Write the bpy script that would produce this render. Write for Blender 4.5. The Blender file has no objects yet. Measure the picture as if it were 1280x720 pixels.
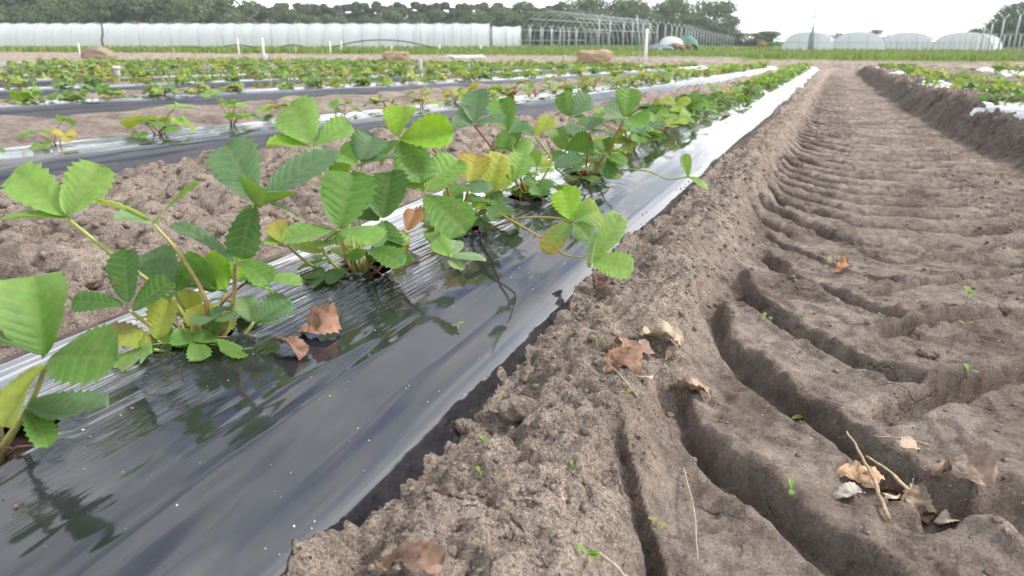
import bpy, bmesh, math, random
import numpy as np
from mathutils import Vector, Matrix

random.seed(7)
rng = np.random.default_rng(7)
scn = bpy.context.scene
COL = scn.collection

# ------------------------------------------------------------------ camera
FPX = 925.0                       # focal length in pixels of a 1280 px wide frame
PITCH = math.radians(18.47)
YAW = math.radians(22.95)
CAMZ = 0.48
cam = bpy.data.cameras.new('camera')
cam.sensor_width = 36.0
cam.lens = FPX / 1280.0 * 36.0
cam.clip_start = 0.02
cam.clip_end = 4000.0
cam.dof.use_dof = True
cam.dof.focus_distance = 1.0
cam.dof.aperture_fstop = 10
camo = bpy.data.objects.new('camera', cam)
COL.objects.link(camo)
camo.location = (0, 0, CAMZ)
camo.rotation_euler = (math.pi / 2 - PITCH, 0, YAW)
scn.camera = camo

# ------------------------------------------------------------------ sky, sun, exposure
SUN_EL = math.radians(46)
SUN_AZ = math.radians(70)         # clockwise from +Y (the row direction)
w = bpy.data.worlds.new('World')
scn.world = w
w.use_nodes = True
nt = w.node_tree
nt.nodes.clear()
def N(t, kind, **kw):
    n = t.nodes.new(kind)
    for k, v in kw.items():
        setattr(n, k, v)
    return n
sky = N(nt, 'ShaderNodeTexSky', sky_type='NISHITA', sun_disc=False, sun_elevation=SUN_EL, sun_rotation=SUN_AZ)
bg_sky = N(nt, 'ShaderNodeBackground'); bg_sky.inputs['Strength'].default_value = 0.13
nt.links.new(sky.outputs[0], bg_sky.inputs['Color'])
tc = N(nt, 'ShaderNodeTexCoord')
sep = N(nt, 'ShaderNodeSeparateXYZ'); nt.links.new(tc.outputs['Generated'], sep.inputs[0])
zadd = N(nt, 'ShaderNodeMath', operation='ADD'); zadd.inputs[1].default_value = 0.22
zmax = N(nt, 'ShaderNodeMath', operation='MAXIMUM'); zmax.inputs[1].default_value = 0.0
nt.links.new(sep.outputs['Z'], zmax.inputs[0]); nt.links.new(zmax.outputs[0], zadd.inputs[0])
dx = N(nt, 'ShaderNodeMath', operation='DIVIDE'); dy = N(nt, 'ShaderNodeMath', operation='DIVIDE')
nt.links.new(sep.outputs['X'], dx.inputs[0]); nt.links.new(zadd.outputs[0], dx.inputs[1])
nt.links.new(sep.outputs['Y'], dy.inputs[0]); nt.links.new(zadd.outputs[0], dy.inputs[1])
comb = N(nt, 'ShaderNodeCombineXYZ'); nt.links.new(dx.outputs[0], comb.inputs[0]); nt.links.new(dy.outputs[0], comb.inputs[1])
cn = N(nt, 'ShaderNodeTexNoise'); cn.inputs['Scale'].default_value = 1.7; cn.inputs['Detail'].default_value = 7; cn.inputs['Roughness'].default_value = 0.58
nt.links.new(comb.outputs[0], cn.inputs['Vector'])
cr = N(nt, 'ShaderNodeValToRGB'); cr.color_ramp.elements[0].position = 0.37; cr.color_ramp.elements[1].position = 0.52
nt.links.new(cn.outputs['Fac'], cr.inputs[0])
hz = N(nt, 'ShaderNodeMapRange'); hz.inputs['From Min'].default_value = 0.10; hz.inputs['From Max'].default_value = 0.30
hz.inputs['To Min'].default_value = 1.0; hz.inputs['To Max'].default_value = 0.0
nt.links.new(sep.outputs['Z'], hz.inputs['Value'])
mx = N(nt, 'ShaderNodeMath', operation='MAXIMUM'); nt.links.new(cr.outputs[0], mx.inputs[0]); nt.links.new(hz.outputs[0], mx.inputs[1])
cn2 = N(nt, 'ShaderNodeTexNoise'); cn2.inputs['Scale'].default_value = 2.6; cn2.inputs['Detail'].default_value = 6
nt.links.new(comb.outputs[0], cn2.inputs['Vector'])
cc = N(nt, 'ShaderNodeValToRGB')
cc.color_ramp.elements[0].position = 0.3; cc.color_ramp.elements[0].color = (0.62, 0.68, 0.78, 1)
cc.color_ramp.elements[1].position = 0.62; cc.color_ramp.elements[1].color = (1.0, 1.0, 1.0, 1)
nt.links.new(cn2.outputs['Fac'], cc.inputs[0])
bg_c = N(nt, 'ShaderNodeBackground'); lz = N(nt, 'ShaderNodeMapRange'); lz.inputs['From Max'].default_value = 0.38; lz.inputs['To Min'].default_value = 2.5; lz.inputs['To Max'].default_value = 1.0; lz.interpolation_type = 'SMOOTHSTEP'   # paler, brighter sky towards the horizon
nt.links.new(zmax.outputs[0], lz.inputs['Value'])
sdv = (math.sin(SUN_AZ) * math.cos(SUN_EL), math.cos(SUN_AZ) * math.cos(SUN_EL), math.sin(SUN_EL))
dp = N(nt, 'ShaderNodeVectorMath', operation='DOT_PRODUCT'); dp.inputs[1].default_value = sdv; nt.links.new(tc.outputs['Generated'], dp.inputs[0])
dm = N(nt, 'ShaderNodeMath', operation='MAXIMUM'); dm.inputs[1].default_value = 0.0; nt.links.new(dp.outputs['Value'], dm.inputs[0])
pw = N(nt, 'ShaderNodeMath', operation='POWER'); pw.inputs[1].default_value = 5.0; nt.links.new(dm.outputs[0], pw.inputs[0])
gl = N(nt, 'ShaderNodeMath', operation='MULTIPLY_ADD'); gl.inputs[1].default_value = 0.5                       # cloud lit through by the veiled sun
nt.links.new(pw.outputs[0], gl.inputs[0]); nt.links.new(lz.outputs[0], gl.inputs[2]); nt.links.new(gl.outputs[0], bg_c.inputs['Strength'])
nt.links.new(cc.outputs[0], bg_c.inputs['Color'])
ms = N(nt, 'ShaderNodeMixShader')
nt.links.new(mx.outputs[0], ms.inputs[0]); nt.links.new(bg_sky.outputs[0], ms.inputs[1]); nt.links.new(bg_c.outputs[0], ms.inputs[2])
wo = N(nt, 'ShaderNodeOutputWorld'); nt.links.new(ms.outputs[0], wo.inputs['Surface'])

sl = bpy.data.lights.new('sun', 'SUN')
sl.energy = 2.5
sl.angle = math.radians(12)
sl.color = (1.0, 0.96, 0.9)
so = bpy.data.objects.new('sun', sl)
COL.objects.link(so)
sd = Vector((math.sin(SUN_AZ) * math.cos(SUN_EL), math.cos(SUN_AZ) * math.cos(SUN_EL), math.sin(SUN_EL)))
so.rotation_euler = (-sd).to_track_quat('-Z', 'Y').to_euler()
so.location = (5, 5, 20)

scn.view_settings.view_transform = 'Standard'
scn.view_settings.look = 'None'
scn.view_settings.exposure = 0.55
scn.view_settings.gamma = 1.0
scn.view_settings.use_curve_mapping = False
scn.cycles.use_denoising = True
scn.cycles.max_bounces = 8
scn.cycles.transparent_max_bounces = 8

# ------------------------------------------------------------------ helpers: survey, noise, meshes
_f = np.array([-math.sin(YAW) * math.cos(PITCH), math.cos(YAW) * math.cos(PITCH), -math.sin(PITCH)])
_r = np.array([math.cos(YAW), math.sin(YAW), 0.0])
_u = np.cross(_r, _f)
def ray(px, py):
    return _f * FPX + _r * (px - 640) + _u * (360 - py)
def at(px, py, d):                      # a point of the photo at distance d along the view axis
    q = ray(px, py) * (d / FPX); q[2] += CAMZ
    return q
def on(px, py, z):                      # a point of the photo at height z
    d = ray(px, py); q = d * ((z - CAMZ) / d[2]); q[2] += CAMZ
    return q
def camvec(a, b, c):                    # right, up, towards the viewer
    return _r * a + _u * b - _f * c

def _hash(ix, iy, seed):
    h = (ix.astype(np.int64) * 374761393 + iy.astype(np.int64) * 668265263 + seed * 974634777) & 0x7fffffff
    h = ((h ^ (h >> 13)) * 1274126177) & 0x7fffffff
    h = h ^ (h >> 16)
    return (h & 0xffff) / 65535.0
def vnoise(x, y, seed=0):
    x = np.asarray(x, float); y = np.asarray(y, float)
    ix = np.floor(x); iy = np.floor(y); fx = x - ix; fy = y - iy
    ux = fx * fx * fx * (fx * (fx * 6 - 15) + 10); uy = fy * fy * fy * (fy * (fy * 6 - 15) + 10)
    a = _hash(ix, iy, seed); b = _hash(ix + 1, iy, seed); c = _hash(ix, iy + 1, seed); d = _hash(ix + 1, iy + 1, seed)
    return (a + (b - a) * ux) * (1 - uy) + (c + (d - c) * ux) * uy
def fbm(x, y, seed=0, oct=4, gain=0.5):
    s = 0; a = 1.0; t = 0; x = np.asarray(x, float); y = np.asarray(y, float)
    for o in range(oct):
        s = s + a * (vnoise(x, y, seed + o * 17) * 2 - 1); t += a; a *= gain
        x, y = x * 1.97 + 11.3 + 0.3 * y, y * 1.97 - 7.1 - 0.3 * x * 0.5
    return s / t
def clods(x, y, scale, seed):           # rounded lumps (cellular), 0..1
    gx = np.asarray(x) / scale; gy = np.asarray(y) / scale
    ix = np.floor(gx); iy = np.floor(gy); best = np.full(gx.shape, 9.0); val = np.zeros(gx.shape)
    for ox in (-1, 0, 1):
        for oy in (-1, 0, 1):
            cx = ix + ox; cy = iy + oy
            px = cx + _hash(cx, cy, seed); py = cy + _hash(cx, cy, seed + 5)
            r = 0.35 + 0.65 * _hash(cx, cy, seed + 9)
            d = ((gx - px) ** 2 + (gy - py) ** 2) / (r * r)
            m = d < best
            best = np.where(m, d, best); val = np.where(m, np.sqrt(np.clip(1 - d, 0, 1)) * r, val)
    return val
def sstep(a, b, x):
    t = np.clip((x - a) / (b - a), 0, 1); return t * t * (3 - 2 * t)

def new_mesh(name, verts, faces, mat=None, smooth=True, attrs=None):
    me = bpy.data.meshes.new(name)
    me.from_pydata([tuple(map(float, v)) for v in verts], [], faces)
    if mat is not None:
        me.materials.append(mat)
    if smooth:
        me.polygons.foreach_set('use_smooth', [True] * len(me.polygons))
    if attrs:
        for k, a in attrs.items():
            a = np.asarray(a, dtype=np.float32)
            if a.ndim == 1:
                at_ = me.attributes.new(k, 'FLOAT', 'POINT'); at_.data.foreach_set('value', a)
            else:
                at_ = me.attributes.new(k, 'FLOAT_COLOR', 'POINT')
                b = np.ones((len(a), 4), np.float32); b[:, :3] = a[:, :3]
                at_.data.foreach_set('color', b.ravel())
    me.update()
    return me
def grid_mesh(name, X, Y, Z, mat, keep=None, attrs=None):
    ny, nx = X.shape
    V = np.stack([X, Y, Z], -1).reshape(-1, 3)
    idx = np.arange(ny * nx).reshape(ny, nx)
    F = np.stack([idx[:-1, :-1], idx[:-1, 1:], idx[1:, 1:], idx[1:, :-1]], -1).reshape(-1, 4)
    if keep is not None:
        F = F[keep.reshape(-1)]
    me = bpy.data.meshes.new(name)
    me.vertices.add(len(V)); me.vertices.foreach_set('co', V.astype(np.float32).ravel())
    me.loops.add(F.size); me.loops.foreach_set('vertex_index', F.astype(np.int32).ravel())
    me.polygons.add(len(F)); me.polygons.foreach_set('loop_start', np.arange(0, F.size, 4, dtype=np.int32))
    me.polygons.foreach_set('use_smooth', np.ones(len(F), bool))
    me.materials.append(mat)
    if attrs:
        for k, a in attrs.items():
            at_ = me.attributes.new(k, 'FLOAT', 'POINT'); at_.data.foreach_set('value', np.asarray(a, np.float32).ravel())
    me.update(calc_edges=True)
    return me
def obj(name, me, parent=None, loc=None):
    o = bpy.data.objects.new(name, me); COL.objects.link(o)
    if parent is not None:
        o.parent = parent
    if loc is not None:
        o.location = loc
    return o
def empty(name, loc, rz=0.0):
    o = bpy.data.objects.new(name, None); COL.objects.link(o)
    o.empty_display_size = 0.05
    o.location = loc; o.rotation_euler = (0, 0, rz)
    return o
def tag(o, label, cat, group=None):
    o['label'] = label; o['category'] = cat
    if group: o['group'] = group
    return o
def struct(o):
    o['kind'] = 'structure'; return o
def stuff(o, label=None, cat=None):
    o['kind'] = 'stuff'
    if label: o['label'] = label
    if cat: o['category'] = cat
    return o
class MB:                               # collects primitives into one mesh
    def __init__(self): self.v = []; self.f = []; self.c = []
    def add(self, V, F, tint=None):
        n = len(self.v); self.v.extend([tuple(p) for p in V]); self.f.extend([tuple(i + n for i in q) for q in F])
        if tint is not None: self.c.extend([tint] * len(V))
    def tube(self, pts, rad, n=6, tint=None, cap=True):
        pts = [Vector(p) for p in pts]
        if not hasattr(rad, '__len__'): rad = [rad] * len(pts)
        V = []; F = []
        t0 = (pts[1] - pts[0]).normalized()
        a = t0.orthogonal().normalized()
        for i, p in enumerate(pts):
            t = (pts[min(i + 1, len(pts) - 1)] - pts[max(i - 1, 0)]).normalized()
            a = (a - t * a.dot(t)).normalized(); b = t.cross(a)
            for k in range(n):
                g = 2 * math.pi * k / n
                V.append(p + (a * math.cos(g) + b * math.sin(g)) * rad[i])
        for i in range(len(pts) - 1):
            for k in range(n):
                F.append((i * n + k, i * n + (k + 1) % n, (i + 1) * n + (k + 1) % n, (i + 1) * n + k))
        if cap:
            F.append(tuple(range(n - 1, -1, -1))); m = (len(pts) - 1) * n; F.append(tuple(m + k for k in range(n)))
        self.add(V, F, tint)
    def box(self, c, s, tint=None):
        x, y, z = c; a, b, h = s[0] / 2, s[1] / 2, s[2] / 2
        V = [(x + i * a, y + j * b, z + k * h) for k in (-1, 1) for j in (-1, 1) for i in (-1, 1)]
        self.add(V, [(0, 2, 3, 1), (4, 5, 7, 6), (0, 1, 5, 4), (2, 6, 7, 3), (0, 4, 6, 2), (1, 3, 7, 5)], tint)
    def mesh(self, name, mat, smooth=True):
        return new_mesh(name, self.v, self.f, mat, smooth, {'tint': self.c} if self.c else None)
def bez(p0, p1, p2, n=8):
    p0, p1, p2 = map(np.asarray, (p0, p1, p2))
    return [(1 - t) ** 2 * p0 + 2 * t * (1 - t) * p1 + t * t * p2 for t in np.linspace(0, 1, n)]
def spline(pts, n=5):                   # Catmull-Rom through the points
    P = [np.asarray(p, float) for p in pts]
    if len(P) == 2: return [P[0] + (P[1] - P[0]) * t for t in np.linspace(0, 1, n)]
    P = [2 * P[0] - P[1]] + P + [2 * P[-1] - P[-2]]
    out = []
    for i in range(1, len(P) - 2):
        for t in np.linspace(0, 1, n, endpoint=False):
            a, b, c, d = P[i - 1:i + 3]
            out.append(0.5 * (2 * b + (c - a) * t + (2 * a - 5 * b + 4 * c - d) * t * t + (3 * b - a - 3 * c + d) * t ** 3))
    out.append(P[-2])
    return out

# ------------------------------------------------------------------ materials
def mat(name):
    m = bpy.data.materials.new(name); m.use_nodes = True
    t = m.node_tree; t.nodes.clear()
    out = N(t, 'ShaderNodeOutputMaterial'); b = N(t, 'ShaderNodeBsdfPrincipled')
    t.links.new(b.outputs[0], out.inputs['Surface'])
    return m, t, b, out
def noise(t, vec, scale, detail=4, rough=0.55):
    n = N(t, 'ShaderNodeTexNoise'); n.inputs['Scale'].default_value = scale; n.inputs['Detail'].default_value = detail
    n.inputs['Roughness'].default_value = rough
    if vec is not None: t.links.new(vec, n.inputs['Vector'])
    return n
def ramp(t, src, stops):
    r = N(t, 'ShaderNodeValToRGB'); e = r.color_ramp.elements
    while len(e) < len(stops): e.new(0.5)
    for i, (p, c) in enumerate(stops):
        e[i].position = p; e[i].color = (*c, 1) if len(c) == 3 else c
    t.links.new(src, r.inputs[0]); return r
def mixc(t, fac, a, b, mode='MIX'):
    m = N(t, 'ShaderNodeMix', data_type='RGBA', blend_type=mode)
    for sock, v in ((m.inputs[0], fac), (m.inputs[6], a), (m.inputs[7], b)):
        if isinstance(v, (int, float)): sock.default_value = v
        elif isinstance(v, tuple): sock.default_value = (*v, 1)
        else: t.links.new(v, sock)
    return m.outputs[2]
def bump(t, h, strength, dist, prev=None):
    b = N(t, 'ShaderNodeBump'); b.inputs['Strength'].default_value = strength; b.inputs['Distance'].default_value = dist
    t.links.new(h, b.inputs['Height'])
    if prev is not None: t.links.new(prev, b.inputs['Normal'])
    return b.outputs[0]
def attr(t, name):
    a = N(t, 'ShaderNodeAttribute', attribute_name=name); return a

def soil_material(name, fine=True, dry=(0.465, 0.385, 0.328), moist=(0.24, 0.186, 0.153)):
    m, t, b, out = mat(name)
    geo = N(t, 'ShaderNodeNewGeometry'); P = geo.outputs['Position']
    n1 = noise(t, P, 5.5, 5, 0.6); n2 = noise(t, P, 34, 6, 0.68); n3 = noise(t, P, 260, 5, 0.72)
    c = ramp(t, n1.outputs['Fac'], [(0.33, moist), (0.62, dry)]).outputs[0]
    if fine:
        lo = attr(t, 'loose'); c = mixc(t, lo.outputs['Fac'], c, tuple(1.12 * v for v in dry))
        dm = attr(t, 'darker'); c = mixc(t, dm.outputs['Fac'], c, (0.13, 0.10, 0.082))  # darker brown in the grooves and on the bank face
    c = mixc(t, 0.75, c, ramp(t, n2.outputs['Fac'], [(0.36, (0.55, 0.52, 0.50)), (0.5, (0.96, 0.96, 0.96)), (0.64, (1.30, 1.28, 1.25))]).outputs[0], 'MULTIPLY')
    spk = 0.6
    if fine:
        sk = N(t, 'ShaderNodeMath', operation='MULTIPLY_ADD'); sk.inputs[1].default_value = 0.5; sk.inputs[2].default_value = 0.36; t.links.new(lo.outputs['Fac'], sk.inputs[0]); spk = sk.outputs[0]
    c = mixc(t, spk, c, ramp(t, n3.outputs['Fac'], [(0.39, (0.42, 0.40, 0.38)), (0.5, (0.98, 0.98, 0.98)), (0.61, (1.5, 1.48, 1.44))]).outputs[0], 'MULTIPLY')
    if fine:
        n4 = noise(t, P, 850, 3, 0.7)
        c = mixc(t, spk, c, ramp(t, n4.outputs['Fac'], [(0.40, (0.40, 0.37, 0.35)), (0.5, (0.98, 0.98, 0.98)), (0.60, (1.6, 1.57, 1.52))]).outputs[0], 'MULTIPLY')
        vs = N(t, 'ShaderNodeTexVoronoi'); vs.inputs['Scale'].default_value = 190; t.links.new(P, vs.inputs['Vector'])
        sc2 = N(t, 'ShaderNodeSeparateColor'); t.links.new(vs.outputs['Color'], sc2.inputs[0])
        gm = N(t, 'ShaderNodeMath', operation='GREATER_THAN'); gm.inputs[1].default_value = 0.93; t.links.new(sc2.outputs['Blue'], gm.inputs[0])
        gn = N(t, 'ShaderNodeMath', operation='LESS_THAN'); gn.inputs[1].default_value = 0.33; t.links.new(vs.outputs['Distance'], gn.inputs[0])
        gmm = N(t, 'ShaderNodeMath', operation='MULTIPLY'); t.links.new(gm.outputs[0], gmm.inputs[0]); t.links.new(gn.outputs[0], gmm.inputs[1])
        c = mixc(t, gmm.outputs[0], c, mixc(t, sc2.outputs['Green'], (0.10, 0.075, 0.06), (0.62, 0.54, 0.46)))
    t.links.new(c, b.inputs['Base Color'])
    b.inputs['Roughness'].default_value = 0.93; b.inputs['Specular IOR Level'].default_value = 0.25
    nb = bump(t, n2.outputs['Fac'], 0.8, 0.02)
    nb = bump(t, n3.outputs['Fac'], 1.0, 0.012, nb)
    if fine:
        nb = bump(t, n4.outputs['Fac'], 0.7, 0.0016, nb)
        # drying cracks on the pressed surface
        v = N(t, 'ShaderNodeTexVoronoi', feature='DISTANCE_TO_EDGE'); v.inputs['Scale'].default_value = 9
        wv = N(t, 'ShaderNodeVectorMath', operation='ADD'); sc = N(t, 'ShaderNodeVectorMath', operation='SCALE')
        sc.inputs['Scale'].default_value = 0.09
        t.links.new(noise(t, P, 14, 4).outputs['Color'], sc.inputs[0]); t.links.new(P, wv.inputs[0]); t.links.new(sc.outputs[0], wv.inputs[1])
        t.links.new(wv.outputs[0], v.inputs['Vector'])
        cr = ramp(t, v.outputs['Distance'], [(0.0, (0, 0, 0)), (0.035, (1, 1, 1))])
        msk = ramp(t, noise(t, P, 5, 3).outputs['Fac'], [(0.50, (1, 1, 1)), (0.60, (0, 0, 0))])
        mm = mixc(t, 1.0, cr.outputs[0], msk.outputs[0], 'LIGHTEN')
        nb = bump(t, mm, 0.8, 0.006, nb)
    t.links.new(nb, b.inputs['Normal'])
    return m
M_SOIL = soil_material('soil_tilled')
M_SOILFAR = soil_material('soil_field', fine=False)

def film_material():
    m, t, b, out = mat('mulch_film_black')
    geo = N(t, 'ShaderNodeNewGeometry'); P = geo.outputs['Position']
    # dust and sand grains lying on the film
    sp = N(t, 'ShaderNodeTexVoronoi'); sp.inputs['Scale'].default_value = 150; t.links.new(P, sp.inputs['Vector'])
    big = noise(t, P, 9, 4, 0.6); rnd = N(t, 'ShaderNodeSeparateColor'); t.links.new(sp.outputs['Color'], rnd.inputs[0])
    lim = ramp(t, big.outputs['Fac'], [(0.40, (0.05, 0.05, 0.05)), (0.68, (0.24, 0.24, 0.24))])
    sub = N(t, 'ShaderNodeMath', operation='MULTIPLY'); t.links.new(lim.outputs[0], sub.inputs[0]); t.links.new(rnd.outputs['Red'], sub.inputs[1])
    ls = N(t, 'ShaderNodeMath', operation='LESS_THAN'); t.links.new(sp.outputs['Distance'], ls.inputs[0]); t.links.new(sub.outputs[0], ls.inputs[1])
    gate = N(t, 'ShaderNodeMath', operation='GREATER_THAN'); gate.inputs[1].default_value = 0.8; t.links.new(rnd.outputs['Green'], gate.inputs[0])
    dots = N(t, 'ShaderNodeMath', operation='MULTIPLY'); t.links.new(ls.outputs[0], dots.inputs[0]); t.links.new(gate.outputs[0], dots.inputs[1])
    hazy = ramp(t, noise(t, P, 5, 6, 0.65).outputs['Fac'], [(0.4, (0.0, 0.0, 0.0)), (0.75, (0.10, 0.10, 0.10))])
    base = mixc(t, hazy.outputs[0], (0.014, 0.015, 0.020), (0.30, 0.28, 0.27))
    base = mixc(t, dots.outputs[0], base, (0.55, 0.52, 0.48))
    t.links.new(base, b.inputs['Base Color'])
    rr = ramp(t, noise(t, P, 6, 4).outputs['Fac'], [(0.35, (0.035, 0.035, 0.035)), (0.7, (0.11, 0.11, 0.11))])
    rm = mixc(t, dots.outputs[0], rr.outputs[0], (0.9, 0.9, 0.9))
    t.links.new(rm, b.inputs['Roughness'])
    b.inputs['IOR'].default_value = 1.65; b.inputs['Specular IOR Level'].default_value = 0.75
    b.inputs['Coat Weight'].default_value = 0.0
    # stretch streaks along the row on the crown of the bed, sparser on the shoulders
    mp = N(t, 'ShaderNodeMapping'); mp.inputs['Scale'].default_value = (130, 3.0, 20); mp.inputs['Rotation'].default_value = (0, 0, math.radians(3)); t.links.new(P, mp.inputs[0])
    st = noise(t, mp.outputs[0], 1.0, 3, 0.5)
    at_ = attr(t, 'streak')
    sm = N(t, 'ShaderNodeMath', operation='MULTIPLY'); t.links.new(st.outputs['Fac'], sm.inputs[0]); t.links.new(at_.outputs['Fac'], sm.inputs[1])
    nb = bump(t, sm.outputs[0], 1.0, 0.0052)
    mp2 = N(t, 'ShaderNodeMapping'); mp2.inputs['Scale'].default_value = (9, 2.2, 6); t.links.new(P, mp2.inputs[0])
    nb = bump(t, noise(t, mp2.outputs[0], 1.0, 2, 0.4).outputs['Fac'], 0.12, 0.008, nb)
    t.links.new(nb, b.inputs['Normal'])
    return m
M_FILM = film_material()

def leaf_material(name, transl=0.34, rough=0.5):
    m, t, b, out = mat(name)
    ti = attr(t, 'tint'); ve = attr(t, 'vein')
    tcn = N(t, 'ShaderNodeTexCoord')
    n = noise(t, tcn.outputs['Object'], 95, 4, 0.6)
    c = mixc(t, 0.7, ti.outputs['Color'], ramp(t, n.outputs['Fac'], [(0.3, (0.74, 0.76, 0.7)), (0.7, (1.22, 1.18, 1.15))]).outputs[0], 'MULTIPLY')
    bl = ramp(t, noise(t, tcn.outputs['Object'], 38, 5, 0.7).outputs['Fac'], [(0.62, (0, 0, 0)), (0.74, (.8, .8, .8))])
    c = mixc(t, bl.outputs[0], c, (0.24, 0.21, 0.07))
    lighter = mixc(t, 0.5, c, (0.34, 0.40, 0.16))
    vm = N(t, 'ShaderNodeMath', operation='MULTIPLY'); vm.inputs[1].default_value = 0.36; t.links.new(ve.outputs['Fac'], vm.inputs[0])
    c = mixc(t, vm.outputs[0], c, lighter)
    geo = N(t, 'ShaderNodeNewGeometry')
    pale = mixc(t, 0.35, c, (0.30, 0.37, 0.20))
    cb = mixc(t, geo.outputs['Backfacing'], c, pale)
    t.links.new(cb, b.inputs['Base Color'])
    b.inputs['Roughness'].default_value = rough; b.inputs['Specular IOR Level'].default_value = 0.42
    fine = noise(t, tcn.outputs['Object'], 420, 3, 0.6)
    nb = bump(t, fine.outputs['Fac'], 0.25, 0.0012); t.links.new(nb, b.inputs['Normal'])
    tr = N(t, 'ShaderNodeBsdfTranslucent')
    tcx = mixc(t, 1.0, c, (1.5, 1.45, 0.55), 'MULTIPLY'); t.links.new(tcx, tr.inputs['Color'])
    mix = N(t, 'ShaderNodeMixShader'); mix.inputs[0].default_value = transl
    t.links.new(b.outputs[0], mix.inputs[1]); t.links.new(tr.outputs[0], mix.inputs[2]); t.links.new(mix.outputs[0], out.inputs['Surface'])
    return m
M_LEAF = leaf_material('strawberry_leaf')
M_TREE = leaf_material('tree_foliage', 0.2, 0.7)
def simple(name, col, rough=0.6, metal=0.0, var=0.25, scale=30, spec=0.4, bmp=0.0):
    m, t, b, out = mat(name)
    tcn = N(t, 'ShaderNodeTexCoord'); n = noise(t, tcn.outputs['Object'], scale, 4, 0.6)
    c = mixc(t, 1.0, col, ramp(t, n.outputs['Fac'], [(0.3, (1 - var,) * 3), (0.7, (1 + var,) * 3)]).outputs[0], 'MULTIPLY')
    t.links.new(c, b.inputs['Base Color']); b.inputs['Roughness'].default_value = rough; b.inputs['Metallic'].default_value = metal
    b.inputs['Specular IOR Level'].default_value = spec
    if bmp: t.links.new(bump(t, n.outputs['Fac'], 0.6, bmp), b.inputs['Normal'])
    return m
def tint_mat(name, rough=0.6, var=0.25, scale=60, bmp=0.001, transl=0.0):
    m, t, b, out = mat(name)
    tcn = N(t, 'ShaderNodeTexCoord'); n = noise(t, tcn.outputs['Object'], scale, 5, 0.65)
    c = mixc(t, 1.0, attr(t, 'tint').outputs['Color'], ramp(t, n.outputs['Fac'], [(0.3, (1 - var,) * 3), (0.7, (1 + var,) * 3)]).outputs[0], 'MULTIPLY')
    t.links.new(c, b.inputs['Base Color']); b.inputs['Roughness'].default_value = rough
    t.links.new(bump(t, n.outputs['Fac'], 0.5, bmp), b.inputs['Normal'])
    return m
M_STALK = tint_mat('stalk', 0.45, 0.18, 120, 0.0004)
M_DEAD = tint_mat('dead_leaf', 0.85, 0.35, 70, 0.0015)
M_TWIG = tint_mat('twig', 0.85, 0.35, 150, 0.0006)
M_STRAW = tint_mat('straw', 0.8, 0.3, 60, 0.002)
M_COVER = simple('tunnel_film_white', (0.80, 0.82, 0.84), 0.35, 0, 0.04, 1.2)
def add_transl(m, col, f):
    t = m.node_tree; out = [n for n in t.nodes if n.type == 'OUTPUT_MATERIAL'][0]; src = out.inputs['Surface'].links[0].from_socket
    tr = N(t, 'ShaderNodeBsdfTranslucent'); tr.inputs['Color'].default_value = (*col, 1); mx_ = N(t, 'ShaderNodeMixShader'); mx_.inputs[0].default_value = f
    t.links.new(src, mx_.inputs[1]); t.links.new(tr.outputs[0], mx_.inputs[2]); t.links.new(mx_.outputs[0], out.inputs['Surface'])
add_transl(M_COVER, (.85, .87, .9), .45)
M_STEEL = simple('galvanised_steel', (0.42, 0.45, 0.46), 0.5, 0.35, 0.15, 8)
M_WHITEP = simple('white_stake', (0.78, 0.77, 0.72), 0.5, 0, 0.08, 20)
M_GREYP = simple('grey_sleeve', (0.42, 0.42, 0.41), 0.7, 0, 0.2, 20)
M_BARK = simple('bark', (0.13, 0.10, 0.08), 0.9, 0, 0.3, 12)
M_HOSE = simple('black_hose', (0.03, 0.03, 0.03), 0.5, 0, 0.2, 12)
M_MAST = simple('grey_mast', (0.25, 0.28, 0.31), 0.7, 0, 0.15, 3)
M_GREENT = simple('green_tarp', (0.10, 0.22, 0.16), 0.6, 0, 0.2, 3)
M_BLUET = simple('blue_grey_tarp', (0.17, 0.20, 0.25), 0.5, 0, 0.2, 3)
M_BROWN = simple('brown_sacking', (0.22, 0.14, 0.09), 0.8, 0, 0.3, 5)
M_GRASS = leaf_material('grass_blade', 0.3, 0.6)

# ------------------------------------------------------------------ ground
BED1 = -0.645
BEDS = [BED1, -2.38, -4.2, -6.1, -8.0, -9.9, -11.8, -13.7, -15.6, -17.5, -19.4, -21.3]
HALF = 0.33
FIELD_END = 17.5
def tilt(y):                             # the field falls gently away from the camera
    return -0.012 * np.clip(np.asarray(y, float) - 1.5, 0, 20)
_fan = lambda y: np.interp(y, [2, 5, 8.5, 16], [1.0, 0.93, 0.82, 0.70])
def row_x(k, y):                         # centre line of bed k; the rows draw together a little towards the far end
    if k == 0: return BED1 + 0 * np.asarray(y, float)
    if k == 1: return np.interp(y, [0, 2.5, 5, 8, 17], [-2.40, -2.30, -2.0, -1.80, -1.45])
    return np.interp(y, [2, 5, 8.5, 16], [-4.5, -4.15, -3.6, -2.95]) - 1.9 * (k - 2) * _fan(y)
def far_drop(x, y):
    r = np.hypot(x, y)
    k = 0.02 + 0.20 * sstep(-28, -2, x)
    return -k * sstep(22, 62, r) + tilt(y)
def xr_path(y):
    return np.interp(y, [0, 2.2, 3.5, 5.0, 8, 12, 18], [1.0, 0.83, 0.72, 0.60, 0.50, 0.46, 0.38])

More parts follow.
